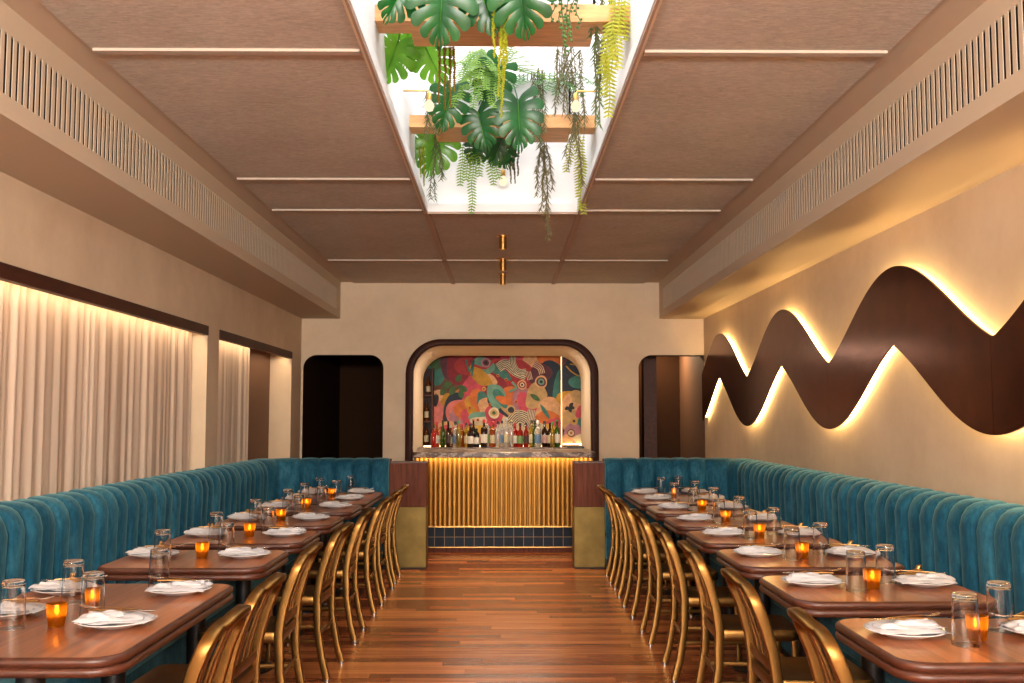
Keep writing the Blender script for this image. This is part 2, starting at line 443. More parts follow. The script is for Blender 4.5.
# corridors behind the doorways
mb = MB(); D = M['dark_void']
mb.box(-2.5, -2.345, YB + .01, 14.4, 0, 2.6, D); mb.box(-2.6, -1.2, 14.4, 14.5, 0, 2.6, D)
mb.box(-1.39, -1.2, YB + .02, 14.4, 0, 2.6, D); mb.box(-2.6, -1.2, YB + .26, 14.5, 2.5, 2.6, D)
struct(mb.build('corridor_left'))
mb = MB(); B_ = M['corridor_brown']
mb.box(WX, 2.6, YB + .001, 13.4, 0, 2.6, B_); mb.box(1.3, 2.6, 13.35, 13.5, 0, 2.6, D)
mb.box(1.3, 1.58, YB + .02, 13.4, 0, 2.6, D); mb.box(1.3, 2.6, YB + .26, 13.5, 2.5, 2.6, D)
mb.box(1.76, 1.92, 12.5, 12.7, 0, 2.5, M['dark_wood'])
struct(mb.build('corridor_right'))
# arch frame and plaster vault
def arch_path(x0, x1, r, zt, z0, n=14):
    p = [(x0, z0)]
    p += [(x0 + r - r * math.cos(PI / 2 * k / n), zt - r + r * math.sin(PI / 2 * k / n)) for k in range(n + 1)]
    p += [(x1 - r + r * math.sin(PI / 2 * k / n), zt - r + r * math.cos(PI / 2 * k / n)) for k in range(n + 1)]
    return p + [(x1, z0)]
mb = MB()
o_ = arch_path(-1.135, 1.115, .41, 2.358, .6); i_ = arch_path(-1.05, 1.025, .34, 2.285, .6)
om = arch_path(-1.115, 1.095, .39, 2.338, .6)
rows = [[(x, YB, z) for x, z in o_], [(x, YB - .045, z) for x, z in o_], [(x, YB - .06, z) for x, z in om],
        [(x, YB - .06, z) for x, z in arch_path(-1.065, 1.04, .355, 2.30, .6)], [(x, YB - .045, z) for x, z in i_], [(x, YB + .06, z) for x, z in i_]]
mb.grid(rows, M['darker_wood']); struct(fixn(mb.build('trim_5', smooth=40)))
mb = MB(); YV = 13.1
j_ = arch_path(-1.045, 1.02, .33, 2.25, .6)
mb.grid([[(x, YB + .05, z) for x, z in i_], [(x, YV, z) for x, z in j_]], M['vault'])
# outer face of the vault end
ov = arch_path(-1.5, 1.5, .34, 2.7, .6)
mb.grid([[(x, YV, z) for x, z in j_], [(x, YV, z) for x, z in ov]], M['vault'])
struct(fixn(mb.build('vault', smooth=40)))
# small alcove shell behind the vault
mb = MB()
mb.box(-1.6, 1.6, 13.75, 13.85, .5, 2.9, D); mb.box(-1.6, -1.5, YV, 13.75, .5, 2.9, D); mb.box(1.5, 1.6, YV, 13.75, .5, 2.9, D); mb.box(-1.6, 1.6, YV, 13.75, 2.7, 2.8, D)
struct(mb.build('alcove'))

# soffits with slotted grilles
def soffit(sgn, X, nm):
    S = M['soffit']; mb = MB(); z0, z1 = 2.685, 2.925; y0, y1 = 1.2, 11.4
    def bx(xa, xb, *r): mb.box(min(sgn * xa, sgn * xb), max(sgn * xa, sgn * xb), *r)
    bx(X, WX, YF, YB, ZS, z0, S); bx(X, WX, YF, YB, z1, ZC + .012, S)
    bx(X, WX, YF, y0, z0, z1, S); bx(X, WX, y1, YB, z0, z1, S)
    bx(X + .10, X + .11, y0, y1, z0, z1, M['slot_shade']); bx(X + .01, X + .10, y0, y1, z0 - .002, z0 + .001, M['slot_shade']); bx(X + .01, X + .10, y0, y1, z1 - .001, z1 + .002, M['slot_shade'])
    struct(mb.build('soffit_' + nm))
    g = MB(); p = .0485; k = 0; y = y0
    while y < y1 - p:
        xa, xb = sorted((sgn * (X - .001), sgn * (X + .002))); g.box(xa, xb, y, y + .028, z0, z1, S); y += p
    ob = g.build('vent_grille')
    tag(ob, 'long slotted air grille in the soffit above the %s' % ('curtain wall' if sgn < 0 else 'wave sculpture wall'), 'air vent', 'slotted air grilles')
soffit(-1, 1.91, 'left'); soffit(1, 1.84, 'right')

# ------------------------------------------------------------------ curtains
def curtain(y0, y1, label, seed):
    r = random.Random(seed); root = thing('curtain', label, 'curtain', (-2.475, (y0 + y1) / 2, 0), 0, 'pleated linen curtains')
    n = int((y1 - y0) / .011); cols = []
    ph = [r.uniform(0, 6.28) for _ in range(4)]
    for i in range(n + 1):
        y = y0 + (y1 - y0) * i / n
        u = y * 2 * PI / .094 + 1.5 * math.sin(y * 5.1 + ph[0]) + 1.1 * math.sin(y * 12.7 + ph[1])
        cols.append((y - (y0 + y1) / 2, u, y))
    rows = []
    for z in (2.145, 2.10, 1.95, 1.7, 1.4, 1.1, .92):
        t = (2.145 - z) / 1.2
        rows.append([(.011 * math.sin(u + .25 * t * math.sin(y * 3)) * (.9 + .5 * math.sin(y * 7.3 + ph[3])) + .008 * math.sin(u * .43 + ph[2]) + .003 * math.sin(u * 2.3 + ph[2]) * t, yy, z) for yy, u, y in cols])
    mb = MB(); mb.grid(rows, M['sheer']); mb.build('cloth', root, smooth=179)
    t_ = MB(); t_.box(-.012, .012, -(y1 - y0) / 2, (y1 - y0) / 2, 2.146, 2.174, M['cream']); t_.build('track', root)
curtain(.95, 7.93, 'long pleated beige curtain behind the banquette, spanning the wide window recess', 1)
curtain(8.35, 9.72, 'short pleated beige curtain in the narrow window recess near the back corner', 2)

# ------------------------------------------------------------------ banquettes
def banquette(sgn, xend, label):
    root = thing('banquette', label, 'banquette', (sgn * 1.95, 6, 0), 0, 'teal channel-tufted banquettes')
    ox, oy = sgn * 1.95, 6
    T = .17; FX = WX - .02 - T; FY = 9.72 - T + .06; R = .22; p0 = 1.5
    # path of the front line: along the side wall, round the corner, along the return
    path = []
    def addp(x, y, nx, ny): path.append((x, y, nx, ny))
    SP = .158; sub = 10
    L1 = FY - R - p0; n1 = round(L1 / SP); 
    for k in range(n1 * sub): addp(FX, p0 + L1 * k / (n1 * sub), -1, 0)
    La = R * PI / 2; na = 2
    for k in range(na * sub):
        a = PI / 2 * k / (na * sub); addp(FX - R + R * math.cos(a), FY - R + R * math.sin(a), -math.cos(a), -math.sin(a))
    L2 = (FX - R) - xend; n2 = round(L2 / .158)
    for k in range(n2 * sub + 1): addp(FX - R - L2 * k / (n2 * sub), FY, 0, -1)
    prof = [(.0, .30), (.0, .44), (.004, .60), (.0, .80), (-.004, .93), (.010, .985), (.035, 1.022), (.07, 1.043), (.11, 1.052), (T, 1.056)]
    rows = []
    for j, (d, z) in enumerate(prof):
        row = []
        for i, (x, y, nx, ny) in enumerate(path):
            u = ((i % sub) / sub) * 2 - 1
            kq = i // sub; b = (.038 + .006 * math.sin(kq * 2.3) + .003 * math.sin(kq * 5.1)) * math.sqrt(max(0, 1 - abs(u) ** 2.1)) - .038
            tt_ = max(0, min(1, (d - .01) / (T - .01))); bz = b * (.75 if z > .95 else 0) * (1 - .5 * tt_); bd = b * (1 - tt_) 
            if z < .95: bd = b; 
            dd = d - bd
            row.append((sgn * (x - nx * dd) - ox, y - ny * dd - oy, z + bz * .6))
        rows.append(row)
    mb = MB(); mb.grid(rows, M['velvet'])
    # end cap of the return
    e_ = [r[-1] for r in rows]; ex = e_[0][0]
    capf = e_ + [(ex, FY + T - oy, 1.05), (ex, FY + T - oy, .30)]
    mb.add(capf, [tuple(range(len(capf)))], M['velvet'])
    fixn(mb.build('backrest', root, smooth=70))
    s = MB(); xa, xb = sorted((sgn * 1.60, sgn * (FX + .03)))
    s.box(xa - ox, xb - ox, p0 - oy, FY + .02 - oy, .34, .47, M['velvet']); bevel(s.build('seat', root, smooth=60), .03, 3)
    f = MB(); xa, xb = sorted((sgn * 1.64, sgn * (FX + .15)))
    f.box(xa - ox, xb - ox, p0 - oy, FY - oy, .10, .345, M['velvet'])
    xa, xb = sorted((sgn * 1.72, sgn * xend)); f.box(xa - ox, xb - ox, FY + .01 - oy, FY + T - oy, .10, .345, M['velvet'])
    f.build('skirt', root)
    k = MB(); xa, xb = sorted((sgn * 1.70, sgn * (FX + .15))); k.box(xa - ox, xb - ox, p0 - oy, FY - .04 - oy, 0, .10, M['plinth'])
    xa, xb = sorted((sgn * 1.72, sgn * xend)); k.box(xa - ox, xb - ox, FY + .05 - oy, FY + T - oy, 0, .10, M['plinth'])
    k.build('plinth', root)
    return root
banquette(-1, 1.10, 'long teal velvet channel-tufted banquette below the curtains, turning the back corner')
banquette(1, .985, 'long teal velvet channel-tufted banquette below the copper wave sculpture')
def pedestal(x0, x1, label):
    root = thing('end_pedestal', label, 'partition', ((x0 + x1) / 2, 9.85, 0), 0, 'walnut and brass end pedestals')
    w = (x1 - x0) / 2; mb = MB(); mb.box(-w, w, -.14, .12, .587, 1.006, M['walnut_panel']); bevel(mb.build('walnut_block', root), .004)
    mb = MB(); mb.box(-w - .001, w + .001, -.142, .122, .014, .587, M['brass_sheet']); bevel(mb.build('brass_cladding', root), .003)
    mb = MB(); mb.box(-w, w, -.142, .122, 1.006, 1.016, M['walnut_edge']); mb.build('cap', root)
    mb = MB(); mb.box(-w + .002, w - .002, -.138, .118, 0, .014, M['plinth']); mb.build('plinth', root)
pedestal(-1.09, -.738, 'walnut block on brass pedestal ending the banquette below the curtains')
pedestal(.686, .98, 'walnut block on brass pedestal ending the banquette below the wave sculpture')
mb = MB()   # partition wall carrying the returns
mb.box(-WX, -1.1, 9.80, 9.97, 0, 1.04, M['walnut_panel']); struct(mb.build('partition_left'))
mb = MB(); mb.box(.985, WX, 9.80, 9.97, 0, 1.04, M['walnut_panel']); struct(mb.build('partition_right'))

# ------------------------------------------------------------------ tables
ORD = ['front', 'second', 'third', 'fourth', 'fifth', 'sixth', 'seventh']
def make_table(depth, ncol, name='dining_table'):
    w = .79; d = depth; z = .755
    root = thing(name, '', 'table')
    up = [(0.016, z), (.008, z - .001), (.002, z - .006), (0, z - .014), (.002, z - .022), (.009, z - .028)]
    def slab(prof, mat_side, top, bottom):
        mb = MB(); rows = []
        for ins, zz in prof: rows.append([(x, y, zz) for x, y in rr(w - 2 * ins, d - 2 * ins, max(.02, .10 - ins), 8)])
        mb.grid(rows, mat_side, closed_u=True)
        n = len(rows[0])
        mb.add(rows[0], [tuple(range(n))], top); mb.add(rows[-1], [tuple(range(n - 1, -1, -1))], bottom)
        return mb
    fixn(slab(up, M['walnut_edge'], M['walnut_top'], M['walnut_edge']).build('tabletop', root, smooth=50))
    lo = [(.014, z - .0285), (.006, z - .031), (.001, z - .037), (0, z - .045), (.003, z - .053), (.012, z - .058)]
    fixn(slab(lo, M['walnut_edge'], M['walnut_edge'], M['walnut_edge']).build('lower_edge', root, smooth=50))
    for k in range(ncol):
        y = 0 if ncol == 1 else (-d / 4 + d / 2 * k) * 1.05
        mb = MB(); mb.lathe([(.045, .03), (.045, .66), (.13, .685), (.13, .6965)], M['iron'], 20, Matrix.Translation((0, y, 0))); mb.build('column', root, smooth=40)
        mb = MB(); mb.lathe([(.175, 0), (.175, .012), (.10, .028), (.045, .034)], M['iron'], 28, Matrix.Translation((0, y, 0))); mb.build('base', root, smooth=40)
    return root
LT = [(2.95, 4.28), (4.68, 5.34), (5.57, 6.23), (6.48, 7.14), (7.38, 8.04), (8.10, 9.42)]
RT = [(2.87, 3.53), (3.81, 4.47), (4.70, 5.33), (5.56, 6.20), (6.40, 7.05), (7.26, 7.92), (7.99, 9.46)]
TX = 1.503
protos = {}
rowname = {-1: 'row by the curtains', 1: 'row by the wave sculpture'}
def place_table(sgn, i, y0, y1):
    long = y1 - y0 > 1; key = 'L' if long else 'S'
    lab = '%s walnut table, %s from the front in the %s' % ('long' if long else 'square', 'first' if i == 0 else ORD[i], rowname[sgn])
    loc = (sgn * (TX + (.018 if sgn > 0 and i == 0 else 0)), (y0 + y1) / 2, 0)
    if key not in protos:
        t = make_table(1.32 if long else .655, 2 if long else 1); protos[key] = t; t['label'] = lab; t.location = loc
        t['group'] = 'walnut tables with rounded double edges'
        return
    dup(protos[key], loc, 0, lab)
for i, (a, b) in enumerate(LT): place_table(-1, i, a, b)
for i, (a, b) in enumerate(RT): place_table(1, i, a, b)

# ------------------------------------------------------------------ chairs (front faces +y in local space)
def spline(pts, n):
    """Catmull-Rom through pts"""
    P = [Vector(p) for p in pts]; P = [P[0] * 2 - P[1]] + P + [P[-1] * 2 - P[-2]]; out = []
    for i in range(1, len(P) - 2):
        for k in range(n):
            t = k / n; a, b, c, d = P[i - 1:i + 3]
            out.append(.5 * ((2 * b) + (c - a) * t + (2 * a - 5 * b + 4 * c - d) * t * t + (3 * b - a - 3 * c + d) * t ** 3))
    return out + [P[-2]]
def make_chair():
    root = thing('metal_chair', '', 'chair'); m = M['chair']
    hw = .185
    def side(z):   # depth of the rear frame line at height z
        pts = [(0, -.245), (.12, -.213), (.28, -.186), (.45, -.180), (.55, -.192), (.68, -.228), (.80, -.278), (.85, -.30)]
        for (a, ya), (b, yb) in zip(pts, pts[1:]):
            if z <= b:
                t = (z - a) / (b - a); return ya + (yb - ya) * t
        return pts[-1][1]
    pr = rprof(.026, .044, .007)
    # back frame loop: one upright, the crest, the other upright
    pts = []
    for z in (.40, .45, .50, .56, .62, .68, .73): pts.append((hw + (.73 - z) * .02, side(z), z))
    for k in range(1, 7):
        a = PI / 2 * k / 6; r = .075; x = hw - r + r * math.cos(a); z = .73 + r * math.sin(a) * .95
        pts.append((x, side(z) - .006 * k / 6, z))
    half = spline([(.11, -.295, .806), (.055, -.315, .826), (0, -.322, .833)], 4)[1:]
    loop = pts + [tuple(v) for v in half]
    loop = loop + [(-x, y, z) for x, y, z in reversed(loop[:-1])]
    # side vector for the section: the sideways-outward direction in the loop plane
    P = [Vector(p) for p in loop]; mb = MB(); vs = []; n = len(P)
    for i in range(n):
        t = (P[min(n - 1, i + 1)] - P[max(0, i - 1)]).normalized()
        back = Vector((0, -1, -.12)); back = (back - t * back.dot(t)).normalized(); out = back.cross(t)
        for a, b in pr: vs.append(P[i] + out * a + back * b)
    k = len(pr); fs = [(i * k + c, i * k + (c + 1) % k, (i + 1) * k + (c + 1) % k, (i + 1) * k + c) for i in range(n - 1) for c in range(k)]
    fs += [tuple(range(k - 1, -1, -1)), tuple((n - 1) * k + c for c in range(k))]
    mb.add(vs, fs, m); fixn(mb.build('back_frame', root, smooth=45))
    for x in (-.085, 0, .085):
        path = [(x * (.9 + .1 * (z - .5) / .3), side(z) - (.012 if abs(x) < .01 else .004) * (z - .5) / .3, z) for z in (.50, .56, .62, .68, .74, .79, .815 if x == 0 else .805)]
        mb = MB(); mb.sweep(path, rprof(.036, .010, .003), m, side=(1, 0, 0)); mb.build('back_slat', root, smooth=45)
    mb = MB(); mb.sweep([(-hw, side(.5), .5), (-.1, side(.5) - .008, .5), (.1, side(.5) - .008, .5), (hw, side(.5), .5)], rprof(.04, .014, .004), m, side=(0, 0, 1)); mb.build('back_rail', root, smooth=45)
    # seat: dished pan with a turned down skirt
    mb = MB(); w0 = .385; d0 = .40; rows = []
    ol = lambda ins, z, r=.05: [(x, y + .005, z) for x, y in rr(w0 - 2 * ins, d0 - 2 * ins, max(.01, r - ins * .3), 6)]
    rows = [ol(.004, .405), ol(0, .41), ol(0, .448), ol(.004, .455), ol(.03, .456), ol(.07, .449), ol(.12, .443), ol(.17, .441)]
    mb.grid(rows, m, closed_u=True); nn = len(rows[0]); mb.add(rows[-1], [tuple(range(nn))], m); mb.add(rows[0], [tuple(range(nn - 1, -1, -1))], m)
    fixn(mb.build('seat', root, smooth=50))
    for s in (-1, 1):
        mb = MB(); path = [(s * (.192 + .012 * (1 - z / .42)), side(z), z) for z in (.012, .06, .12, .2, .28, .36, .42)]
        mb.sweep(path, rprof(.026, .040, .006), m, side=(1, 0, 0)); lg = mb.build('leg', root, smooth=45)
        g = MB(); g.lathe([(.018, 0), (.018, .013)], M['steel'], 12, Matrix.Translation((s * .204, side(0), 0))); g.build('glide', lg, smooth=40)
        mb = MB(); path = [(s * (.168 + .014 * (1 - z / .41)), .172 + .018 * (1 - z / .41), z) for z in (.012, .15, .3, .41)]
        mb.sweep(path, rprof(.024, .028, .005), m, side=(1, 0, 0)); lg = mb.build('leg', root, smooth=45)
        g = MB(); g.lathe([(.018, 0), (.018, .013)], M['steel'], 12, Matrix.Translation((s * .182, .190, 0))); g.build('glide', lg, smooth=40)
        mb = MB(); mb.sweep([(s * .197, side(.21), .21), (s * .176, .182, .21)], rprof(.022, .010, .003), m, side=(0, 0, 1)); mb.build('stretcher', root, smooth=45)
    for y, z in ((-.19, .25), (.178, .27)):
        mb = MB(); mb.sweep([(-.19, y, z), (.19, y, z)], rprof(.022, .010, .003), m, side=(0, 0, 1)); mb.build('stretcher', root, smooth=45)
    return root
chair0 = None
def place_chair(sgn, i, y, lab, jx, jr):
    global chair0
    rz = PI / 2 if sgn < 0 else -PI / 2
    loc = (sgn * (1.17 + jx), y, 0)
    if chair0 is None:
        chair0 = make_chair(); chair0['label'] = lab; chair0['group'] = 'brass metal chairs along the aisle'
        chair0.location = loc; chair0.rotation_euler = (0, 0, rz + jr); return
    dup(chair0, loc, rz + jr, lab)
def seats(tabs):
    out = []
    for i, (a, b) in enumerate(tabs):
        c = (a + b) / 2
        if b - a > 1: out += [(i, c - .335, 'nearer'), (i, c + .335, 'farther')]
        else: out.append((i, c, None))
    return out
def where(i, half, side_, sgn):
    nth = 'front' if i == 0 else ORD[i]
    if half: return '%s %s seat of the %s table, %s' % (half, side_, nth, rowname[sgn].replace('the ', ''))
    return '%s side of the %s table, %s' % (side_, nth, rowname[sgn].replace('the ', ''))
JIT = {-1: [(-.01, .0), (.02, .0), (.05, -.09), (.035, -.05), (.03, -.02), (.02, 0), (.02, 0), (.02, 0)], 1: [(.08, 0), (.05, -.09), (.03, -.07), (.02, -.09), (.015, -.04), (.01, 0), (.02, 0), (.02, 0)]}
for sgn, tabs in ((-1, LT), (1, RT)):
    for i, c, half in seats(tabs):
        lab = 'brass slat-back metal chair, ' + where(i, half, 'aisle', sgn)
        jx, jy = JIT[sgn].pop(0)
        place_chair(sgn, i, c + jy, lab, jx, rnd.uniform(-.04, .04))

# ------------------------------------------------------------------ table settings
ZTOP = .755
def mk_plate():
    mb = MB(); mb.lathe([(.0, .004), (.062, .004), (.066, 0), (.072, 0), (.082, .006), (.122, .019), (.125, .021), (.1235, .0235), (.118, .0225), (.082, .0105), (.07, .0085), (0, .0085)], M['china'], 40, cap=False)
    return tag(fixn(mb.build('dinner_plate', smooth=60)), '', 'plate', 'white dinner plates')
def mk_napkin(seed):
    r = random.Random(seed); mb = MB()
    for k, (w, d, z, dx, dy) in enumerate(((.226, .125, .0, .002, .006), (.215, .095, .008, -.010, -.012), (.12, .06, .016, -.03, -.004))):
        rows = []
        nx, ny = 16, 8
        top = []
        for j in range(ny + 1):
            row = []
            for i in range(nx + 1):
                u = i / nx * 2 - 1; v = j / ny * 2 - 1
                e_ = max(0, 1 - max(abs(u) ** 6, abs(v) ** 6))
                zz = z + .0095 * (e_ ** .35) + .0028 * math.sin(u * 5 + v * 3 + seed + k) + .003 * math.sin(v * 7 + u * 2 + k) * (1 if k else .3)
                row.append((u * w / 2 + dx + .004 * math.sin(v * 4 + seed), v * d / 2 + dy + .004 * math.sin(u * 3 + seed * 2), zz))
            top.append(row)
        bot = [[(x, y, z + .0003) for x, y, _ in row] for row in top]
        mb.grid(top, M['linen']); mb.grid([list(reversed(r_)) for r_ in bot], M['linen'])
        ring_t = top[0] + [r_[-1] for r_ in top[1:]] + list(reversed(top[-1]))[1:] + [r_[0] for r_ in reversed(top)][1:-1]
        ring_b = bot[0] + [r_[-1] for r_ in bot[1:]] + list(reversed(bot[-1]))[1:] + [r_[0] for r_ in reversed(bot)][1:-1]
        mb.grid([ring_b, ring_t], M['linen'], closed_u=True)
    return tag(mb.build('folded_napkin', smooth=60), '', 'napkin', 'folded white napkins')
def mk_fork():
    root = thing('fork', '', 'fork', group='forks on the napkins')
    mb = MB(); mb.sweep([(-.10, 0, .0), (-.04, 0, .003), (.03, 0, .004)], rprof(.011, .003, .001), M['gold'], side=(0, 1, 0), scales=[1.1, .9, .6]); mb.build('handle', root, smooth=45)
    mb = MB(); mb.sweep([(.03, 0, .004), (.045, 0, .002), (.06, 0, .001)], rprof(.02, .002, .0008), M['silver'], side=(0, 1, 0), scales=[.4, .9, 1])
    for k in range(4): mb.sweep([(.06, -.008 + .0053 * k, .001), (.08, -.008 + .0053 * k, .003), (.096, -.008 + .0053 * k, .009)], rprof(.003, .002, .0006), M['silver'], side=(0, 1, 0))
    mb.build('tines', root, smooth=45); return root
def mk_knife():
    root = thing('knife', '', 'knife', group='knives on the napkins')
    mb = MB(); mb.sweep([(-.105, 0, .003), (-.06, 0, .004), (0, 0, .003)], rprof(.012, .006, .002), M['gold'], side=(0, 1, 0), scales=[.9, 1.1, .7]); mb.build('handle', root, smooth=45)
    mb = MB(); mb.sweep([(0, 0, .003), (.03, 0, .003), (.08, 0, .003), (.108, .004, .003)], rprof(.017, .0016, .0006), M['silver'], side=(0, 1, 0), scales=[.6, 1, 1, .25]); mb.build('blade', root, smooth=45); return root
def mk_glass():
    H_ = .158; ro, ru = .0415, .0365   # turned upside down: mouth on the table
    mb = MB(); tp = lambda z: ro + (ru - ro) * z / H_
    prof = [(ro - .0012, 0), (ro - .0004, .0006), (tp(.002), .002), (tp(.004), .004), (tp(.05), .05), (tp(.10), .10), (tp(H_ - .009), H_ - .009), (tp(H_ - .007), H_ - .007), (ru - .001, H_ - .003), (ru - .003, H_ - .0008), (ru - .006, H_), (ru - .008, H_), (.002, H_), (.0005, H_)]
    inner = [(.0005, H_ - .016), (.002, H_ - .016), (ru - .010, H_ - .016), (ru - .007, H_ - .0165), (ru - .004, H_ - .018), (tp(H_ - .022) - .0022, H_ - .022), (tp(H_ - .024) - .0022, H_ - .024), (tp(.10) - .0021, .10), (tp(.05) - .002, .05), (tp(.004) - .0019, .004), (ro - .0019, .002), (ro - .0012, 0)]
    mb.lathe(prof + inner, M['glass'], 32, cap=False)
    return tag(mb.build('water_glass', smooth=50), '', 'glass', 'upturned water glasses')
def mk_candle():
    root = thing('votive_candle', '', 'candle', group='amber votive candles')
    mb = MB(); n = 30; rows = []
    for r, z in [(.0, .0), (.024, 0), (.0265, .003), (.0275, .012), (.0285, .02), (.0305, .04), (.0325, .06), (.0335, .074), (.032, .0755)]:
        row = []
        for k in range(n):
            a = 2 * PI * k / n; q = 1
            if .018 < z < .072: q = 1 + .022 * math.sin(k * PI) + .02 * (1 if (k + int(z * 100)) % 2 else -1)
            row.append((r * q * math.cos(a), r * q * math.sin(a), z))
        rows.append(row)
    for r, z in [(.0305, .0745), (.029, .05), (.026, .022), (0.0, .018)]: rows.append([(r * math.cos(2 * PI * k / n), r * math.sin(2 * PI * k / n), z) for k in range(n)])
    mb.grid(rows, M['amber'], closed_u=True); mb.build('amber_holder', root, smooth=70)
    mb = MB(); mb.lathe([(.021, .019), (.022, .036), (.018, .038), (.0, .036)], M['wax'], 20, cap=False); mb.build('wax', root, smooth=50)
    mb = MB(); mb.lathe([(.0005, .038), (.006, .043), (.0085, .049), (.006, .057), (.0005, .068)], M['flame'], 12, cap=False); mb.build('flame', root, smooth=60)
    return root
PRO = {}
def put(key, maker, loc, rz, lab):
    if key not in PRO:
        o = maker(); PRO[key] = o; o['label'] = lab; o.location = loc; o.rotation_euler = (0, 0, rz); return o
    return dup(PRO[key], loc, rz, lab)
def setting(sgn, i, c, half, side_, px, dy):
    """px: |x| of the plate centre"""
    j = rnd.uniform
    x = sgn * (px + j(-.01, .01)); y = c + dy + j(-.012, .012)
    w = where(i, half, side_, sgn)
    put('plate', mk_plate, (x, y, ZTOP), 0, 'white dinner plate, ' + w)
    face = 1 if (sgn < 0) == (side_ == 'aisle') else -1       # which way the diner looks along x: aisle/left looks to -x
    k = rnd.randrange(3); ang = j(-.12, .12)
    put('napkin%d' % k, lambda: mk_napkin(k + 1), (x, y - .008, ZTOP + .0205), ang + (PI if j(0, 1) > .5 else 0), 'folded white napkin, ' + w)
    tip = PI if (sgn < 0) == (side_ == 'aisle') else 0
    put('knife', mk_knife, (x + .01 * face, y + .028, ZTOP + .043), tip + j(-.08, .08) + PI, 'gold-handled knife, ' + w)
    put('fork', mk_fork, (x + (-.045 if tip else .045), y + .035, ZTOP + .051), tip + j(-.3, -.1) * (1 if tip else -1), 'silver fork, ' + w)
    gx = sgn * (1.415 if side_ == 'aisle' else 1.615)
    off = {(-1, 'aisle'): .13, (-1, 'wall'): -.21, (1, 'aisle'): -.14, (1, 'wall'): .07}[(sgn, side_)]
    put('glass', mk_glass, (gx + j(-.012, .012), y + off, ZTOP), j(0, 6), 'upturned water glass, ' + w)
for sgn, tabs in ((-1, LT), (1, RT)):
    for i, c, half in seats(tabs):
        dy = .04 if sgn < 0 else .05
        if (tabs[i][1] - tabs[i][0]) > 1: dy = .07 if half == 'nearer' else .08
        setting(sgn, i, c, half, 'aisle', 1.288, dy if not (sgn < 0 and i == 0) else (.12 if half == 'nearer' else .09))
        setting(sgn, i, c, half, 'wall', 1.735, dy if not (sgn < 0 and i == 0) else (.30 if half == 'nearer' else .10))
    for i, (a, b) in enumerate(tabs):
        c = (a + b) / 2; nth = 'front' if i == 0 else ORD[i]
        ys = [c + .02 if sgn < 0 else c - .02]
        if b - a > 1: ys = [3.41, 3.70] if i == 0 else [8.80]
        for q, y in enumerate(ys):
            nm = 'lit amber votive candle on the %s table, %s' % (nth, rowname[sgn])
            if len(ys) > 1: nm = ('nearer ' if q == 0 else 'farther ') + nm
            put('candle', mk_candle, (sgn * 1.49 + rnd.uniform(-.015, .015), y, ZTOP), rnd.uniform(0, 6), nm)

def mk_orn():
    mb = MB(); r = random.Random(3)
    mb.lathe([(.0, 0), (.036, 0), (.042, .008), (.036, .020), (.022, .028), (.012, .032), (.010, .038), (.013, .044), (.009, .051), (.0, .053)], M['gold'], 18, cap=False)
    o = mb.build('brass_ornament', smooth=60)
    for v in o.data.vertices:
        v.co.x *= 1.15 + .12 * math.sin(v.co.y * 160); v.co.x += v.co.z * .35
    return tag(o, '', 'ornament', 'small brass ornaments on the tables')
for sgn, tabs in ((-1, LT), (1, RT)):
    for i, (a, b) in enumerate(tabs):
        nth = 'front' if i == 0 else ORD[i]
        put('orn', mk_orn, (sgn * 1.80, b - .06, ZTOP), 0, 'small gold-toned ornament at the far wall corner of the %s table, %s' % (nth, rowname[sgn].replace('the ', '')))

# ------------------------------------------------------------------ bar
root = thing('bar', 'fluted brass bar front with navy tile base under the arch', 'bar', (.01, 10.9, 0))
mb = MB(); p = .0508; x0, x1 = -.955, .975; n = int((x1 - x0) / p * 8); row = []
for k in range(n + 1):
    x = x0 + (x1 - x0) * k / n; u = ((x - x0) / p) % 1; row.append((x - .01, -.05 - .013 * math.sqrt(max(0, 1 - (2 * u - 1) ** 2)), 0))
mb.grid([[(x, y, .285) for x, y, _ in row], [(x, y, 1.015) for x, y, _ in row]], M['bar_brass']); mb.build('fluted_panel', root, smooth=50)
mb = MB(); mb.box(x0 - .01, x1 - .01, -.04, .78, .05, 1.012, M['dark_wood']); mb.build('carcass', root)
mb = MB(); mb.box(x0 - .01, x1 - .01, -.05, -.04, .063, .272, M['tile']); mb.build('tile_base', root)
mb = MB(); mb.box(x0 - .01, x1 - .01, -.072, -.04, .272, .285, M['brass']); mb.box(x0 - .01, x1 - .01, -.056, -.04, .055, .063, M['brass']); mb.build('brass_rail', root)
mb = MB(); mb.box(x0 - .01, x1 - .01, -.03, .76, 0, .055, M['walnut_panel']); mb.build('plinth', root)
mb = MB(); pts = rr(1.955, 1.15, .05, 6)
pr = [(.008, 1.018), (0, 1.026), (0, 1.069), (.008, 1.077)]
rows = [[(x * (1 - 2 * i / 1.955) + .01, y * (1 - 2 * i / 1.15) + 11.27, z) for x, y in pts] for i, z in pr]
mb.grid(rows, M['marble'], closed_u=True); k = len(pts); mb.add(rows[-1], [tuple(range(k))], M['marble']); mb.add(rows[0], [tuple(range(k - 1, -1, -1))], M['marble'])
tag(fixn(mb.build('bar_counter', smooth=40)), 'dark veined marble counter slab topping the fluted brass bar', 'counter')
# back bar shelf inside the vault
root = thing('back_bar', 'marble-topped back bar cabinet carrying the liquor bottles', 'cabinet', (0, 12.4, 0))
mb = MB(); mb.box(-1.02, 1.0, -.14, .68, 0, 1.03, M['dark_wood']); mb.build('cabinet_body', root)
mb = MB(); mb.box(-1.04, .78, -.18, .68, 1.03, 1.075, M['marble']); bevel(mb.build('marble_top', root), .004)
mb = MB(); mb.box(.785, 1.0, -.02, .84, 1.03, 1.085, M['iron']); mb.build('side_ledge', root)

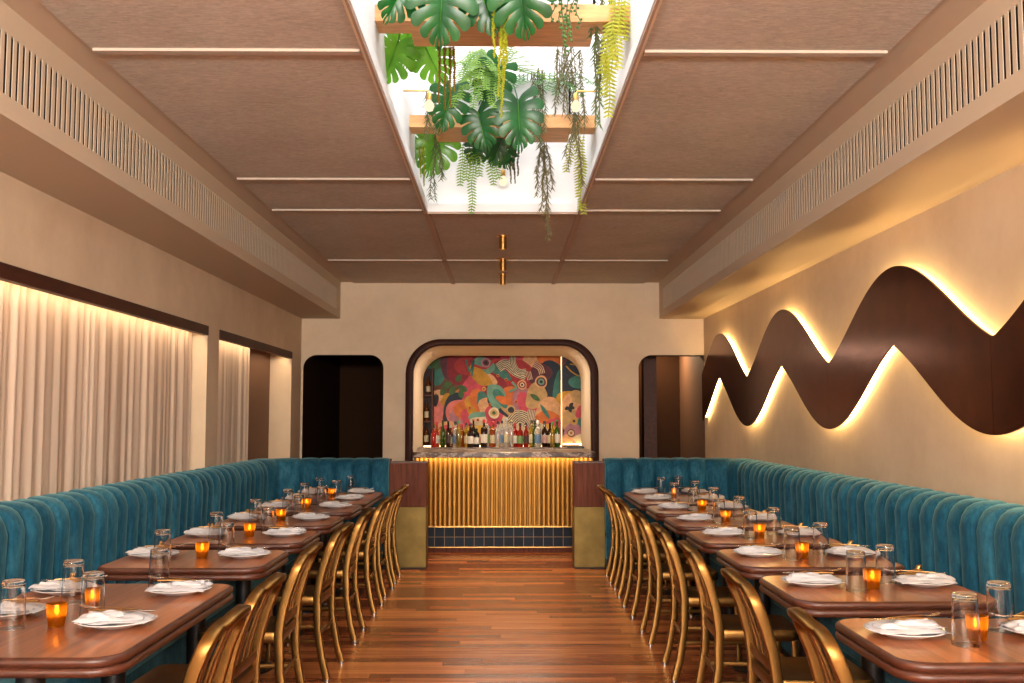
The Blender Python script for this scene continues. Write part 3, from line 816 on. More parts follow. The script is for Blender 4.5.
# mural: a loose abstract painting made of overlapping colour patches
YM = 13.55
cols = {'mustard': (196, 142, 34), 'red': (176, 44, 44), 'pink': (222, 120, 110), 'peach': (226, 168, 118), 'teal': (58, 122, 110), 'navy': (26, 40, 58),
        'orange': (214, 108, 40), 'cream': (224, 204, 168), 'plum': (96, 42, 56), 'green': (62, 96, 48), 'rose': (204, 70, 88), 'sand': (196, 156, 100), 'black': (30, 26, 26),
        'sea': (110, 158, 136), 'mauve': (176, 116, 128), 'crimson': (140, 26, 40), 'yellow': (232, 180, 60), 'brown': (112, 66, 40)}
MC = {k: simple('paint_' + k, rgb(*[int(c * .88) for c in v]), .7, var=.22, vscale=16) for k, v in cols.items()}
layer = [0]
def P2(px, py, yb): 
    v = at(px, py, yb); return Vector((v.x, yb - .0006 * layer[0], v.z))
def blob(mb, px, py, rx, ry, rot, col, wob=.12, seed=None, yb=YM, a0=0, a1=2 * PI):
    r = random.Random(seed if seed is not None else int(px * 31 + py * 17)); ph = [r.uniform(0, 6.28) for _ in range(3)]
    n = 30; pts = []; layer[0] += 1
    for k in range(n):
        a = a0 + (a1 - a0) * k / n; q = 1 + wob * (math.sin(2 * a + ph[0]) + .7 * math.sin(3 * a + ph[1]))
        x, y = rx * q * math.cos(a), ry * q * math.sin(a)
        pts.append(P2(px + x * math.cos(rot) - y * math.sin(rot), py + x * math.sin(rot) + y * math.cos(rot), yb))
    if a1 - a0 < 6.2: pts.append(P2(px, py, yb))
    mb.add(pts, [tuple(range(len(pts)))], MC[col])
def ribbon(mb, pts, w, col, yb=YM):
    layer[0] += 1; s_ = spline([(x, y, 0) for x, y in pts], 6); L = []; R = []
    for i, p in enumerate(s_):
        t = (s_[min(i + 1, len(s_) - 1)] - s_[max(0, i - 1)]); t.normalize(); nrm = Vector((-t.y, t.x, 0))
        L.append(P2(*(p + nrm * w / 2)[:2], yb)); R.append(P2(*(p - nrm * w / 2)[:2], yb))
    mb.grid([L, R], MC[col])
def stripes(mb, pts, w, n, c1, c2, yb=YM):
    ribbon(mb, pts, w, c1, yb)
    for k in range(n):
        o = (k - (n - 1) / 2) * w / n; s_ = [Vector((x, y, 0)) for x, y in pts]; q = []
        for i, p in enumerate(s_):
            t = (s_[min(i + 1, len(s_) - 1)] - s_[max(0, i - 1)]).normalized(); q.append((p.x - t.y * o, p.y + t.x * o))
        ribbon(mb, q, w / n * .42, c2, yb)
def eye(mb, px, py, r, cs, yb=YM):
    r *= .78
    for k, c in enumerate(cs): blob(mb, px, py, r * (1 - k / len(cs)), r * (1 - k / len(cs)), 0, c, .04, k, yb)
def leafp(mb, px, py, l, w, rot, col, yb=YM):
    layer[0] += 1; pts = []
    for k in range(17):
        t = k / 16; pts.append((t * l, w * math.sin(PI * t) ** .8))
    for k in range(15, 0, -1):
        t = k / 16; pts.append((t * l, -w * math.sin(PI * t) ** .8))
    mb.add([P2(px + x * math.cos(rot) - y * math.sin(rot), py + x * math.sin(rot) + y * math.cos(rot), yb) for x, y in pts], [tuple(range(len(pts)))], MC[col])
mb = MB()
a = at(415, 340, YM); b = at(600, 460, YM); mb.box(a.x, b.x, YM, YM + .02, b.z, a.z, MC['mustard'])
for t in [(446, 372, 22, 20, .2, 'brown'), (432, 372, 12, 14, 0, 'teal'), (436, 362, 9, 7, 0, 'green'), (452, 366, 14, 12, .5, 'plum'), (464, 368, 18, 20, .2, 'crimson'),
          (478, 362, 22, 14, 0, 'red'), (498, 364, 26, 16, 0, 'crimson'), (520, 364, 24, 18, 0, 'rose'), (545, 362, 22, 14, 0, 'peach'), (552, 358, 16, 9, 0, 'orange'),
          (488, 384, 20, 18, .3, 'red'), (506, 390, 22, 20, .4, 'crimson'), (470, 392, 12, 16, .2, 'rose'), (524, 384, 20, 22, 0, 'red'),
          (552, 384, 16, 22, .1, 'navy'), (546, 398, 14, 16, .5, 'navy'), (560, 392, 7, 22, .1, 'teal'), (540, 374, 12, 10, 0, 'plum'),
          (500, 372, 12, 5, .6, 'teal'), (490, 380, 8, 5, .3, 'peach'), (484, 366, 12, 8, .2, 'sea'), (480, 376, 16, 6, .8, 'mustard'),
          (452, 410, 9, 18, .2, 'navy'), (460, 412, 14, 14, .3, 'pink'), (462, 418, 12, 12, .2, 'mauve'), (470, 410, 16, 12, .4, 'orange'), (470, 418, 9, 10, .6, 'rose'),
          (478, 408, 16, 10, .5, 'mustard'), (480, 400, 12, 9, .4, 'orange'), (484, 404, 7, 12, -.5, 'teal'), (490, 410, 14, 8, .4, 'orange'), (496, 412, 20, 12, .2, 'peach'),
          (482, 420, 14, 8, 0, 'sea'), (482, 421, 11, 5, 0, 'cream'), (500, 424, 14, 9, .3, 'cream'), (494, 416, 10, 10, 0, 'rose'), (508, 404, 18, 14, .3, 'navy'),
          (514, 408, 14, 10, .2, 'sand'), (518, 400, 18, 12, .5, 'orange'), (526, 404, 16, 14, .7, 'mauve'), (530, 410, 10, 18, -.5, 'rose'), (536, 396, 10, 14, .7, 'sand'),
          (550, 412, 14, 16, 0, 'peach'), (548, 420, 13, 10, 0, 'orange'), (556, 428, 10, 10, 0, 'rose'), (548, 432, 9, 8, 0, 'yellow'), (534, 428, 12, 9, .3, 'cream'), (512, 430, 16, 10, .1, 'cream'),
          (496, 396, 14, 8, 1.2, 'sea'), (500, 398, 10, 5, 1.0, 'teal'), (503, 400, 7, 4, .2, 'orange'), (436, 398, 6, 9, .3, 'peach'), (438, 412, 5, 14, .1, 'pink'), (436, 400, 3, 6, .2, 'black'),
          (446, 430, 10, 10, 0, 'peach'), (446, 430, 6, 6, 0, 'rose'), (460, 434, 14, 7, 0, 'pink'), (478, 432, 12, 8, 0, 'yellow'), (438, 437, 10, 8, 0, 'yellow'), (470, 440, 14, 7, 0, 'cream'),
          (500, 440, 20, 6, 0, 'pink'), (532, 440, 16, 6, 0, 'peach')]:
    blob(mb, *t)
for x, y, l, w, r, c in [(452, 384, 10, 3.4, 2.9, 'green'), (454, 386, 10, 3.2, 1.9, 'green'), (456, 382, 9, 3, -.9, 'green'), (458, 386, 11, 3.2, .5, 'green'), (460, 390, 9, 3, 1.3, 'green'), (446, 388, 9, 3, 2.2, 'green'),
                         (540, 404, 18, 2, 1.0, 'teal'), (530, 394, 12, 2.4, .6, 'green')]:
    leafp(mb, x, y, l, w, r, c)
ribbon(mb, [(466, 362), (476, 366), (486, 368), (496, 360), (508, 364), (516, 358)], 2.4, 'red')
stripes(mb, [(498, 368), (506, 364), (516, 372), (526, 376)], 9, 5, 'cream', 'black')
stripes(mb, [(513, 356), (513, 364), (518, 372), (526, 372)], 6, 4, 'cream', 'black')
stripes(mb, [(510, 424), (518, 416), (528, 420), (536, 428)], 12, 6, 'cream', 'black')
stripes(mb, [(526, 428), (530, 420), (532, 410)], 8, 5, 'cream', 'plum')
stripes(mb, [(534, 364), (540, 368), (542, 374)], 7, 4, 'crimson', 'cream'); stripes(mb, [(528, 372), (530, 380)], 6, 4, 'crimson', 'cream')
ribbon(mb, [(466, 360), (470, 372), (474, 360), (472, 376)], 1.6, 'teal'); ribbon(mb, [(509, 392), (516, 388), (512, 382)], 2.2, 'sea')
eye(mb, 541, 382, 8, ['peach', 'plum', 'sea', 'navy']); eye(mb, 522, 385, 6, ['peach', 'crimson', 'cream', 'plum']); eye(mb, 486, 363, 6, ['mauve', 'plum', 'black'])
eye(mb, 494, 413, 7, ['cream', 'sand', 'green']); eye(mb, 511, 410, 6, ['sand', 'navy', 'black']); eye(mb, 484, 389, 3.4, ['rose', 'yellow', 'black'])
for x, y in ((470, 408), (490, 405), (478, 420), (516, 402), (498, 376), (506, 380)): eye(mb, x, y, 2, ['orange', 'black'])
mural = mb.build('mural'); tag(mural, 'large colourful abstract mural painting behind the bar bottles', 'mural')
# narrower painted side panel standing forward on the right of the niche
YS = 13.3; mb = MB(); layer[0] = 0
a = at(562, 345, YS); b = at(596, 443, YS); mb.box(a.x, b.x, YS, YS + .05, b.z, a.z, MC['navy'])
for t in [(575, 362, 12, 7, 0, 'plum'), (570, 372, 9, 14, 0, 'navy'), (580, 382, 10, 8, .3, 'teal'), (570, 400, 12, 10, 0, 'mustard'), (578, 398, 9, 7, 0, 'sand'), (566, 412, 6, 18, 0, 'peach'), (576, 408, 10, 5, .4, 'peach'),
          (572, 420, 10, 12, 0, 'sand'), (582, 424, 6, 9, 0, 'teal'), (574, 434, 12, 9, 0, 'mauve'), (566, 440, 8, 6, 0, 'peach'), (582, 440, 8, 6, 0, 'cream'), (580, 412, 4, 7, .5, 'rose')]:
    blob(mb, *t, yb=YS)
ribbon(mb, [(566, 366), (572, 372), (580, 376), (584, 372), (578, 366), (570, 364)], 1.2, 'mustard', YS)
for x, y, l, r in ((569, 407, 6, .2), (569, 407, 6, 1.2), (569, 407, 6, -.8), (569, 407, 5, 2.6)): leafp(mb, x, y, l, 1.8, r, 'black', YS)
eye(mb, 574, 421, 5, ['sand', 'mustard', 'navy'], YS); eye(mb, 571, 433, 5, ['brown', 'cream', 'peach', 'brown'], YS)
tag(mb.build('painted_panel'), 'narrow blue painted side panel beside the large abstract mural', 'painting')
mb = MB(); a = at(560.8, 345, 13.31); b = at(562, 446, 13.31); mb.box(a.x, b.x, 13.29, 13.33, b.z, a.z, M['led_soft']); 
tag(mb.build('light_strip'), 'vertical glowing light strip along the edge of the blue painted panel', 'light')
mb = MB(); a = at(563, 443.6, 13.26); b = at(584, 446.5, 13.26); mb.box(a.x, b.x, 13.25, 13.27, b.z, a.z, M['led_bar'])
tag(mb.build('light_strip'), 'short glowing light strip on the ledge under the blue painted panel', 'light')
mb = MB(); mb.box(-1.0, .74, 12.715, 12.73, 1.076, 1.088, M['led_bar'])
tag(mb.build('light_strip'), 'long low light strip glowing behind the row of bar bottles', 'light')
# bottle shelves at the left end of the niche
root = thing('bottle_shelf', 'dark wooden bottle shelf at the left end of the bar niche', 'shelf', (0, 0, 0))
sx0, sx1 = -1.25, at(431.5, 400, 13.2).x
for nm, y0, y1, z0, z1 in (('back_panel', 13.45, 13.47, 1.08, 2.1), ('shelf_board', 13.2, 13.45, 1.375, 1.40), ('shelf_board', 13.2, 13.45, 1.72, 1.745), ('bottom_board', 13.2, 13.45, 1.05, 1.08)):
    mb = MB(); mb.box(sx0, sx1, y0, y1, z0, z1, M['dark_wood']); mb.build(nm, root)
mb = MB(); mb.box(sx1, sx1 + .015, 13.2, 13.47, 1.05, 2.1, M['dark_wood']); mb.build('side_panel', root)

# bottles
def bottle(px, h, rad, body, cap, lab_col, label, shape='spirit', Y=12.47, z=1.0755, X=None):
    x = at(px, 440, Y).x if X is None else X
    root = thing('bottle', label, 'bottle', (x, Y, z), rnd.uniform(0, 6), 'liquor bottles behind the bar')
    nk = rad * .36
    if shape == 'wine': pr = [(rad * .9, 0), (rad, .006), (rad, h * .56), (rad * .9, h * .63), (nk * 1.1, h * .74), (nk, h * .8), (nk, h * .93), (nk * 1.15, h * .935), (nk * 1.1, h * .945)]
    elif shape == 'square': pr = [(rad * .95, 0), (rad, .005), (rad, h * .66), (rad * .9, h * .70), (nk, h * .74), (nk, h * .88)]
    else: pr = [(rad * .93, 0), (rad, .006), (rad, h * .58), (rad * .85, h * .66), (nk, h * .74), (nk, h * .9)]
    mb = MB(); mb.lathe(pr, body, 4 if False else 16); mb.build('glass_body', root, smooth=50)
    t = pr[-1][1]; mb = MB(); mb.lathe([(nk * 1.25, t - .002), (nk * 1.25, h * .985), (nk * 1.0, h)], cap, 12); mb.build('cap', root, smooth=50)
    if lab_col is not None:
        mb = MB(); mb.lathe([(rad * 1.01, h * .16), (rad * 1.012, h * .17), (rad * 1.012, h * .46), (rad * 1.01, h * .47)], lab_col, 16, cap=False); mb.build('paper_label', root, smooth=50)
def bg(name, c, rough=.08):
    m, nt, b = newmat(name); b.inputs['Base Color'].default_value = c; b.inputs['Transmission Weight'].default_value = .75; b.inputs['Roughness'].default_value = rough
    return m
BG = {'clear': bg('bottle_clear', (.9, .92, .9, 1)), 'amber': bg('bottle_amber', rgb(190, 96, 28)), 'green': bg('bottle_green', rgb(70, 120, 44)), 'red': bg('bottle_red', rgb(196, 36, 28)),
      'brown': bg('bottle_brown', rgb(64, 34, 20)), 'black': simple('bottle_black', rgb(26, 22, 22), .15), 'yellow': bg('bottle_yellow', rgb(214, 176, 70)), 'pink': bg('bottle_pink', rgb(224, 96, 70))}
CP = {k: simple('cap_' + k, rgb(*v), .4) for k, v in {'black': (26, 24, 24), 'red': (168, 34, 40), 'gold': (190, 150, 80), 'steel': (160, 158, 152), 'green': (60, 130, 60), 'white': (226, 220, 210)}.items()}
LB = {k: simple('label_' + k, rgb(*v), .7) for k, v in {'white': (226, 216, 198), 'cream': (210, 190, 150), 'blue': (104, 132, 160), 'dark': (60, 44, 40), 'pink': (206, 160, 150), 'green': (120, 150, 90)}.items()}
BT = [(433.4, .26, .034, 'red', 'black', None, 'spirit'), (436.8, .31, .038, 'pink', 'red', 'white', 'spirit'), (442.8, .335, .034, 'green', 'black', None, 'wine'), (448.2, .325, .033, 'brown', 'black', 'dark', 'wine'), (450.6, .27, .036, 'amber', 'steel', 'cream', 'spirit'),
      (455.6, .32, .042, 'clear', 'black', 'blue', 'square'), (458.6, .33, .033, 'yellow', 'green', None, 'spirit'), (461.7, .29, .042, 'amber', 'red', None, 'square'), (466.6, .30, .036, 'yellow', 'black', 'cream', 'spirit'),
      (470.5, .29, .04, 'brown', 'black', 'white', 'spirit'), (473.4, .345, .035, 'black', 'red', None, 'wine'), (476.6, .26, .039, 'black', 'gold', 'white', 'spirit'), (484.0, .345, .044, 'brown', 'red', 'white', 'square'), (487.4, .33, .033, 'clear', 'red', 'green', 'spirit'),
      (493, .32, .045, 'amber', 'red', 'cream', 'square'), (497.8, .325, .035, 'clear', 'black', None, 'spirit'), (502, .33, .034, 'clear', 'black', 'blue', 'spirit'), (506.6, .365, .038, 'clear', 'steel', 'cream', 'spirit'), (511.3, .34, .030, 'clear', 'gold', None, 'wine'),
      (515, .30, .04, 'red', 'red', 'white', 'square'), (520.2, .30, .04, 'red', 'black', 'green', 'spirit'), (526.2, .305, .034, 'red', 'black', 'dark', 'spirit'), (531.6, .335, .036, 'yellow', 'black', 'cream', 'spirit'), (534.8, .335, .032, 'green', 'black', None, 'wine'),
      (538, .335, .042, 'clear', 'white', 'blue', 'square'), (544.6, .325, .04, 'brown', 'black', 'pink', 'wine'), (550, .32, .036, 'brown', 'red', 'cream', 'wine'), (552.6, .315, .03, 'yellow', 'green', None, 'spirit'), (557.2, .34, .04, 'green', 'green', 'white', 'wine')]
NUM = ['first', 'second', 'third', 'fourth', 'fifth', 'sixth', 'seventh', 'eighth', 'ninth', 'tenth', 'eleventh', 'twelfth', 'thirteenth', 'fourteenth', 'fifteenth', 'sixteenth', 'seventeenth', 'eighteenth', 'nineteenth', 'twentieth']
for k, (px, h, r, bc, cc, lc, sh) in enumerate(BT):
    pos = '%s from the left end' % NUM[k] if k < 15 else '%s from the mural strip end' % NUM[len(BT) - 1 - k]
    ln = '%s bottle with %s cap, %s of the bar row' % (bc, cc, pos)
    bottle(px, h, r * .95, BG[bc], CP[cc], LB.get(lc), ln, sh, Y=12.43 + (.1 if k % 3 == 1 else (.05 if k % 3 == 2 else 0)))
for px, zz, h, w in ((426.2, 1.081, .27, 'bottom'), (426.4, 1.4005, .26, 'middle'), (428, 1.7455, .24, 'top')):
    bottle(px, h, .032, BG['amber'], CP['black'], LB['cream'], 'amber bottle on the %s shelf at the left end of the niche' % w, 'spirit', Y=13.3, z=zz)

# ------------------------------------------------------------------ wave sculpture
root = thing('wall_sculpture', 'long wavy backlit copper sculpture mounted on the plaster wall', 'wall sculpture', (2.30, 7, 1.85))
PER = 2.372; PK = 5.79; VAL = 7.045
Q = .80 * PI; c0 = math.cos(Q)
def wv(y, ph):
    u = ((y - ph) / PER + .5) % 1 - .5
    return (math.cos(2 * Q * u) - c0) / (1 - c0)
def zup(y): return 1.825 + .508 * wv(y, PK + .05)
def zlo(y): return 1.873 - .508 * wv(y, VAL)
YA, YZ = 2.0, 11.52
seams = [VAL + PER * k for k in (-2, -1, 0, 1, 2)]
cuts = [YA] + [s for s in seams if YA + .2 < s < YZ - .2] + [YZ]
for a, b in zip(cuts, cuts[1:]):
    n = 64; ys = [a + .0012 + (b - a - .0024) * k / n for k in range(n + 1)]
    mb = MB(); rows = [[(-.006, y - 7, zlo(y) - 1.85) for y in ys], [(-.006, y - 7, zup(y) - 1.85) for y in ys], [(.008, y - 7, zup(y) - 1.85) for y in ys], [(.008, y - 7, zlo(y) - 1.85) for y in ys]]
    mb.grid(rows + [rows[0]], M['copper_panel'])
    for i in (0, n): mb.add([r[i] for r in rows], [(0, 1, 2, 3)], M['copper_panel'])
    fixn(mb.build('copper_panel', root, smooth=30))
def inset(fn, sgn_):
    out = []
    for k in range(241):
        y = YA + .03 + (YZ - YA - .06) * k / 240; dz = (fn(y + .01) - fn(y - .01)) / .02; l = math.hypot(1, dz); d = .042
        out.append((.036, y - d * -dz / l * sgn_ * -1 * -1 - 7 if False else y + sgn_ * d * dz / l - 7, fn(y) - sgn_ * d / l - 1.85))
    return out
for fn, s_ in ((zup, 1), (zlo, -1)):
    mb = MB(); mb.sweep(inset(fn, s_), [(.009 * math.cos(k * PI / 3), .009 * math.sin(k * PI / 3)) for k in range(6)], M['led_warm'], side=(1, 0, 0)); mb.build('light_strip', root)
mb = MB()
for y in [c for c in cuts[1:-1]]: mb.box(.008, .060, y - 7 - .04, y - 7 + .04, -.15, -.09, M['iron'])
mb.build('wall_bracket', root)

# ------------------------------------------------------------------ ceiling downlights
for y, w in ((8.605, 'nearest the skylight'), (9.875, 'beside the last cross batten'), (10.92, 'nearest the bar wall')):
    root = thing('downlight', 'small brass cylinder ceiling light %s' % w, 'ceiling light', (-.001, y, ZC), 0, 'brass cylinder ceiling lights')
    mb = MB(); mb.lathe([(.062, -.008), (.062, 0)], M['brass'], 24); mb.build('ceiling_plate', root, smooth=40)
    mb = MB(); mb.lathe([(.026, -.118), (.033, -.118), (.033, -.008)], M['brass'], 24, cap=False); mb.build('cylinder_body', root, smooth=40)
    mb = MB(); mb.lathe([(.0, -.10), (.027, -.10)], M['bulb'], 20, cap=False); mb.build('lamp', root)

# ------------------------------------------------------------------ skylight planters, lamps and plants
ZP = 3.45
def planter(yf, yb, label):
    root = thing('planter', label, 'planter', (0, (yf + yb) / 2, ZP), 0, 'planters spanning the skylight')
    d = (yb - yf) / 2
    mb = MB(); mb.box(SX0 - e, SX1 + e, -d, -d + .17, 0, .085, M['plywood']); mb.build('beam', root)
    mb = MB(); mb.box(-.48, .47, -d - .001, d, -.002, .09, M['plywood']); mb.build('wood_tray', root)
    mb = MB()
    for b in ((-.478, .468, -d + .002, -d + .016), (-.478, .468, d - .016, d - .002), (-.478, -.464, -d + .002, d - .002), (.454, .468, -d + .002, d - .002)): mb.box(b[0], b[1], b[2], b[3], .09, .33, M['white'])
    mb.build('trough', root)
    mb = MB(); mb.box(-.46, .45, -d + .02, d - .02, .2, .27, M['soil']); mb.build('soil', root)
planter(4.93, 5.275, 'timber and white planter beam across the near part of the skylight')
planter(6.79, 7.165, 'timber and white planter beam across the far part of the skylight')
def sconce(loc, ax, label):
    root = thing('bulb_sconce', label, 'wall light', loc, 0, 'copper bulb sconces in the skylight')
    mb = MB(); mb.tube([(0, 0, 0), (ax[0] * .16, ax[1] * .16, 0), (ax[0] * .17, ax[1] * .17, -.02)], .006, M['brass']); mb.build('arm', root, smooth=60)
    mb = MB(); mb.lathe([(.018, -.06), (.018, -.02), (.010, -.012)], M['brass'], 14, Matrix.Translation((ax[0] * .17, ax[1] * .17, 0))); mb.build('socket', root, smooth=50)
    mb = MB(); mb.lathe([(.012, -.06), (.03, -.085), (.034, -.105), (.025, -.13), (.0, -.14)], M['bulb'], 16, Matrix.Translation((ax[0] * .17, ax[1] * .17, 0)), cap=False); mb.build('bulb', root, smooth=60)
sconce((SX0 - e, 6.35, 3.56), (1, 0), 'copper bulb lamp on the shaft wall nearer the curtains')
sconce((SX1 + e, 6.35, 3.56), (-1, 0), 'copper bulb lamp on the shaft wall nearer the wave sculpture')
sconce((0.0, SY1 + e, 3.33), (0, -1), 'copper bulb lamp on the far end wall of the skylight')

def leaf_mesh(mb, L, W, mat, T, lobes=7, seed=0, curl=.18):
    r = random.Random(seed)
    for sd in (-1, 1):
        roots = []; 
        for i in range(lobes):
            f = i / (lobes - 1); s = .06 + .84 * f
            ang = math.radians(52 - 118 * f ** .9)      # above horizontal at the top, pointing down at the tip
            ln = W * (.80 + .34 * math.sin(PI * min(1, f * 1.05 + .18)) - .34 * f ** 3) * (1 + r.uniform(-.05, .05))
            roots.append((s, ang, ln))
        def ctr(i, t):
            if i < 0:
                a, b = ctr(0, t), ctr(1, t); return a * 1.6 - b * .6
            if i >= lobes: return Vector((0, -L * (.96 + .10 * t)))
            s, ang, ln = roots[i]
            p = Vector((0, -L * s)); a = ang - .35 * t
            return p + Vector((math.cos(a), math.sin(a))) * ln * t
        for i in range(lobes):
            ts = [0, .12, .24, .32, .38, .45, .52, .62, .74, .86, .91, .96, 1.0]; A_ = []; B_ = []; Cc = []
            for t in ts:
                k = 1 if t < .32 else (1 - .17 * min(1, (t - .32) / .2)) if t < .86 else .83 - ((t - .86) / .14) ** 2 * .5
                c = ctr(i, t); u = (c + ctr(i - 1, t)) / 2 if i > 0 else c + (ctr(-1, t) - c) * .6; d = (c + ctr(i + 1, t)) / 2
                u = c + (u - c) * k; d = c + (d - c) * k
                def lift(p, ridge=0):
                    x = p.x; return (sd * x, -(abs(x) * .30) + (x * x) * 1.2 * curl / max(W, .01) + ridge + .12 * (p.y / L) ** 2 * L, p.y)
                A_.append(lift(u)); B_.append(lift(d)); Cc.append(lift(c, -.004 * math.sin(PI * t)))
            mb.grid([A_, Cc, B_] if sd > 0 else [B_, Cc, A_], mat, T)
    mb.sweep([(0, -.003, 0), (0, -.003, -L * .5), (0, .12 * L - .003, -L * .98)], [(.003, 0), (0, .003), (-.003, 0), (0, -.003)], M['leaf_light'], side=(1, 0, 0), T=T, scales=[1, .7, .2])
def monstera(origin, leaves, label, mat='leaf', name='monstera_plant'):
    """leaves: (px, py of the leaf base, depth, length, half width, roll, pitch, yaw)"""
    o = Vector(origin); root = thing(name, label, 'plant', origin, 0, 'monstera plants in the skylight planters')
    for k, (px, py, Y, L, W, roll, pitch, yaw) in enumerate(leaves):
        p = at(px, py, Y) - o
        T = Matrix.Translation(p) @ Euler((pitch, roll, yaw), 'XYZ').to_matrix().to_4x4()
        mb = MB(); leaf_mesh(mb, L, W, M[mat], T, seed=k + int(px)); lf = mb.build('leaf', root, smooth=179)
        mid = p * .5 + Vector((0, -.05, .12)); mb = MB(); mb.tube(spline([(0, 0, 0), tuple(mid), tuple(p)], 5), .005, M['leaf_light'] if mat != 'leaf' else M['leaf'], 6); mb.build('leaf_stem', lf, smooth=60)
    return root
monstera((-.15, 5.05, 3.72), [(443, -22, 4.55, .285, .155, .05, .25, .1), (478, -20, 4.62, .25, .12, -.25, .2, -.3), (410, -28, 4.6, .24, .12, .35, .3, .5), (518, -24, 4.5, .245, .15, -.12, .3, -.1), (497, -26, 4.7, .20, .12, .2, .3, .2)],
         'large dark green monstera hanging over the near skylight planter')
monstera((.0, 6.95, 3.74), [(500, 66, 6.5, .26, .13, .45, .3, .2), (518, 100, 6.45, .30, .155, -.05, .12, 0), (452, 88, 6.4, .27, .13, .2, .2, .3), (478, 112, 6.55, .24, .13, -.2, .2, -.2), (505, 132, 7.05, .24, .12, .3, .3, .3)],
         'dark glossy monstera hanging from the middle of the far skylight planter')
monstera((-.42, 5.1, 3.72), [(398, 42, 5.35, .22, .125, .35, .5, .2), (425, 46, 5.4, .20, .115, -.35, .5, -.3), (408, 34, 5.4, .18, .10, .1, .6, .1)],
         'bushy light green monstera at the curtain end of the near planter', 'leaf_light')
monstera((-.40, 6.98, 3.74), [(440, 134, 7.25, .30, .16, .3, .15, .2), (428, 138, 7.28, .22, .11, .75, .2, .3)],
         'yellow-green monstera hanging at the curtain end of the far planter', 'leaf_light')
monstera((.04, 7.08, 3.74), [(498, 140, 7.2, .2, .11, -.3, .3, -.2), (482, 140, 7.22, .18, .10, .4, .3, .2)],
         'small monstera leaves under the middle of the far planter', 'leaf')

def hang(mb, px0, py0, Y0, px1, py1, Y1, wob, n, r):
    a = at(px0, py0, Y0); b = at(px1, py1, Y1); pts = [a]
    for k in range(1, n):
        t = k / n; p = a.lerp(b, t); pts.append(p + Vector((r.uniform(-wob, wob), r.uniform(-wob, wob), 0)))
    return spline(pts + [b], 4)
def stalk(mb, top, org):   # ties a strand back to its planter soil
    mb.tube(spline([org, (org + top) / 2 + Vector((0, 0, .06)), top], 4), .0035, M['stem'], 5)
def trailing(name, label, org, strands, kind, mat, r_seed, cat='plant', group='trailing plants in the skylight'):
    """strands: (px0, py0, Y0, px1, py1, Y1)"""
    r = random.Random(r_seed); o = Vector(org); root = thing(name, label, cat, org, 0, group)
    mt = M[mat]; st = MB(); lv = MB(); T = Matrix.Translation(-o)
    if kind == 'needle': strands = strands + [(a + r.uniform(-4, 4), b, c, d + r.uniform(-5, 5), e2 - r.uniform(0, 14), f) for a, b, c, d, e2, f in strands]
    for s_ in strands:
        pts = hang(lv, *s_, .012 if kind != 'bead' else .004, 5, r)
        stalk(st, pts[0], o + Vector((max(-.4, min(.4, pts[0].x)) - o.x, 0, 0)))
        st.tube(pts, .0028, M['stem'] if kind in ('needle', 'pearl') else mt, 5)
        # resample by length
        acc = 0; last = pts[0]; L = sum((b - a).length for a, b in zip(pts, pts[1:])); step = {'bead': .011, 'pearl': .022, 'needle': .020, 'frond': .022}[kind]
        d = 0; nxt = step
        for a, b in zip(pts, pts[1:]):
            seg = (b - a).length; 
            while nxt <= d + seg:
                p = a.lerp(b, (nxt - d) / seg); t = nxt / L; tg = (b - a).normalized(); nxt += step
                if kind == 'bead':
                    rr_ = .012 * (1 - .35 * t)
                    for q in range(3):
                        an = r.uniform(0, 6.28); c = p + Vector((math.cos(an), math.sin(an), 0)) * rr_ * .5
                        s2 = rr_ * .62; lv.add([c + Vector(v) * s2 for v in ((1, 0, 0), (-1, 0, 0), (0, 1, 0), (0, -1, 0), (0, 0, 1), (0, 0, -1))], [(0, 2, 4), (2, 1, 4), (1, 3, 4), (3, 0, 4), (2, 0, 5), (1, 2, 5), (3, 1, 5), (0, 3, 5)], mt)
                elif kind == 'pearl':
                    an = r.uniform(0, 6.28); c = p + Vector((math.cos(an), math.sin(an), 0)) * .010; s2 = .0075
                    lv.lathe([(.0005, -s2), (s2 * .75, -s2 * .6), (s2, 0), (s2 * .75, s2 * .6), (.0005, s2)], mt, 7, Matrix.Translation(c), cap=False)
                elif kind == 'needle':
                    for q in range(2):
                        an = r.uniform(0, 6.28); dr = Vector((math.cos(an) * .7, math.sin(an) * .5, -.8)).normalized(); ln = r.uniform(.03, .06); sd_ = dr.cross(Vector((0, 1, .2))).normalized() * .0028
                        lv.add([p - sd_, p + sd_, p + dr * ln * .6 + sd_ * .8, p + dr * ln, p + dr * ln * .6 - sd_ * .8], [(0, 1, 2, 3, 4)], mt)
                else:
                    w = .044 * math.sin(PI * min(1, .16 + .84 * (1 - t))) ** .6
                    ax = Vector((1, r.uniform(-.25, .25), 0)).normalized()
                    for sg in (-1, 1):
                        dr = (ax * sg + tg * .45).normalized(); sd_ = tg * .0066
                        lv.add([p - sd_ * .6, p + dr * w * .5 - sd_, p + dr * w, p + dr * w * .5 + sd_, p + sd_ * .6], [(0, 1, 2, 3, 4)], mt)
            d += seg
    for q in (st, lv):
        q.v = [tuple(Vector(v) - o) for v in q.v]
    st.build('stems', root, smooth=60); lv.build('foliage', root)
    return root
zA, zB = 3.72, 3.72
trailing('string_of_pearls', 'string of pearls plant trailing over the near skylight planter', (.3, 5.0, zA), [(555 + 4.2 * k, -12, 4.75, 556 + 4 * k + rnd.uniform(-3, 3), [22, 38, 46, 58, 42, 30][k], 4.72) for k in range(6)], 'pearl', 'pearl', 3)
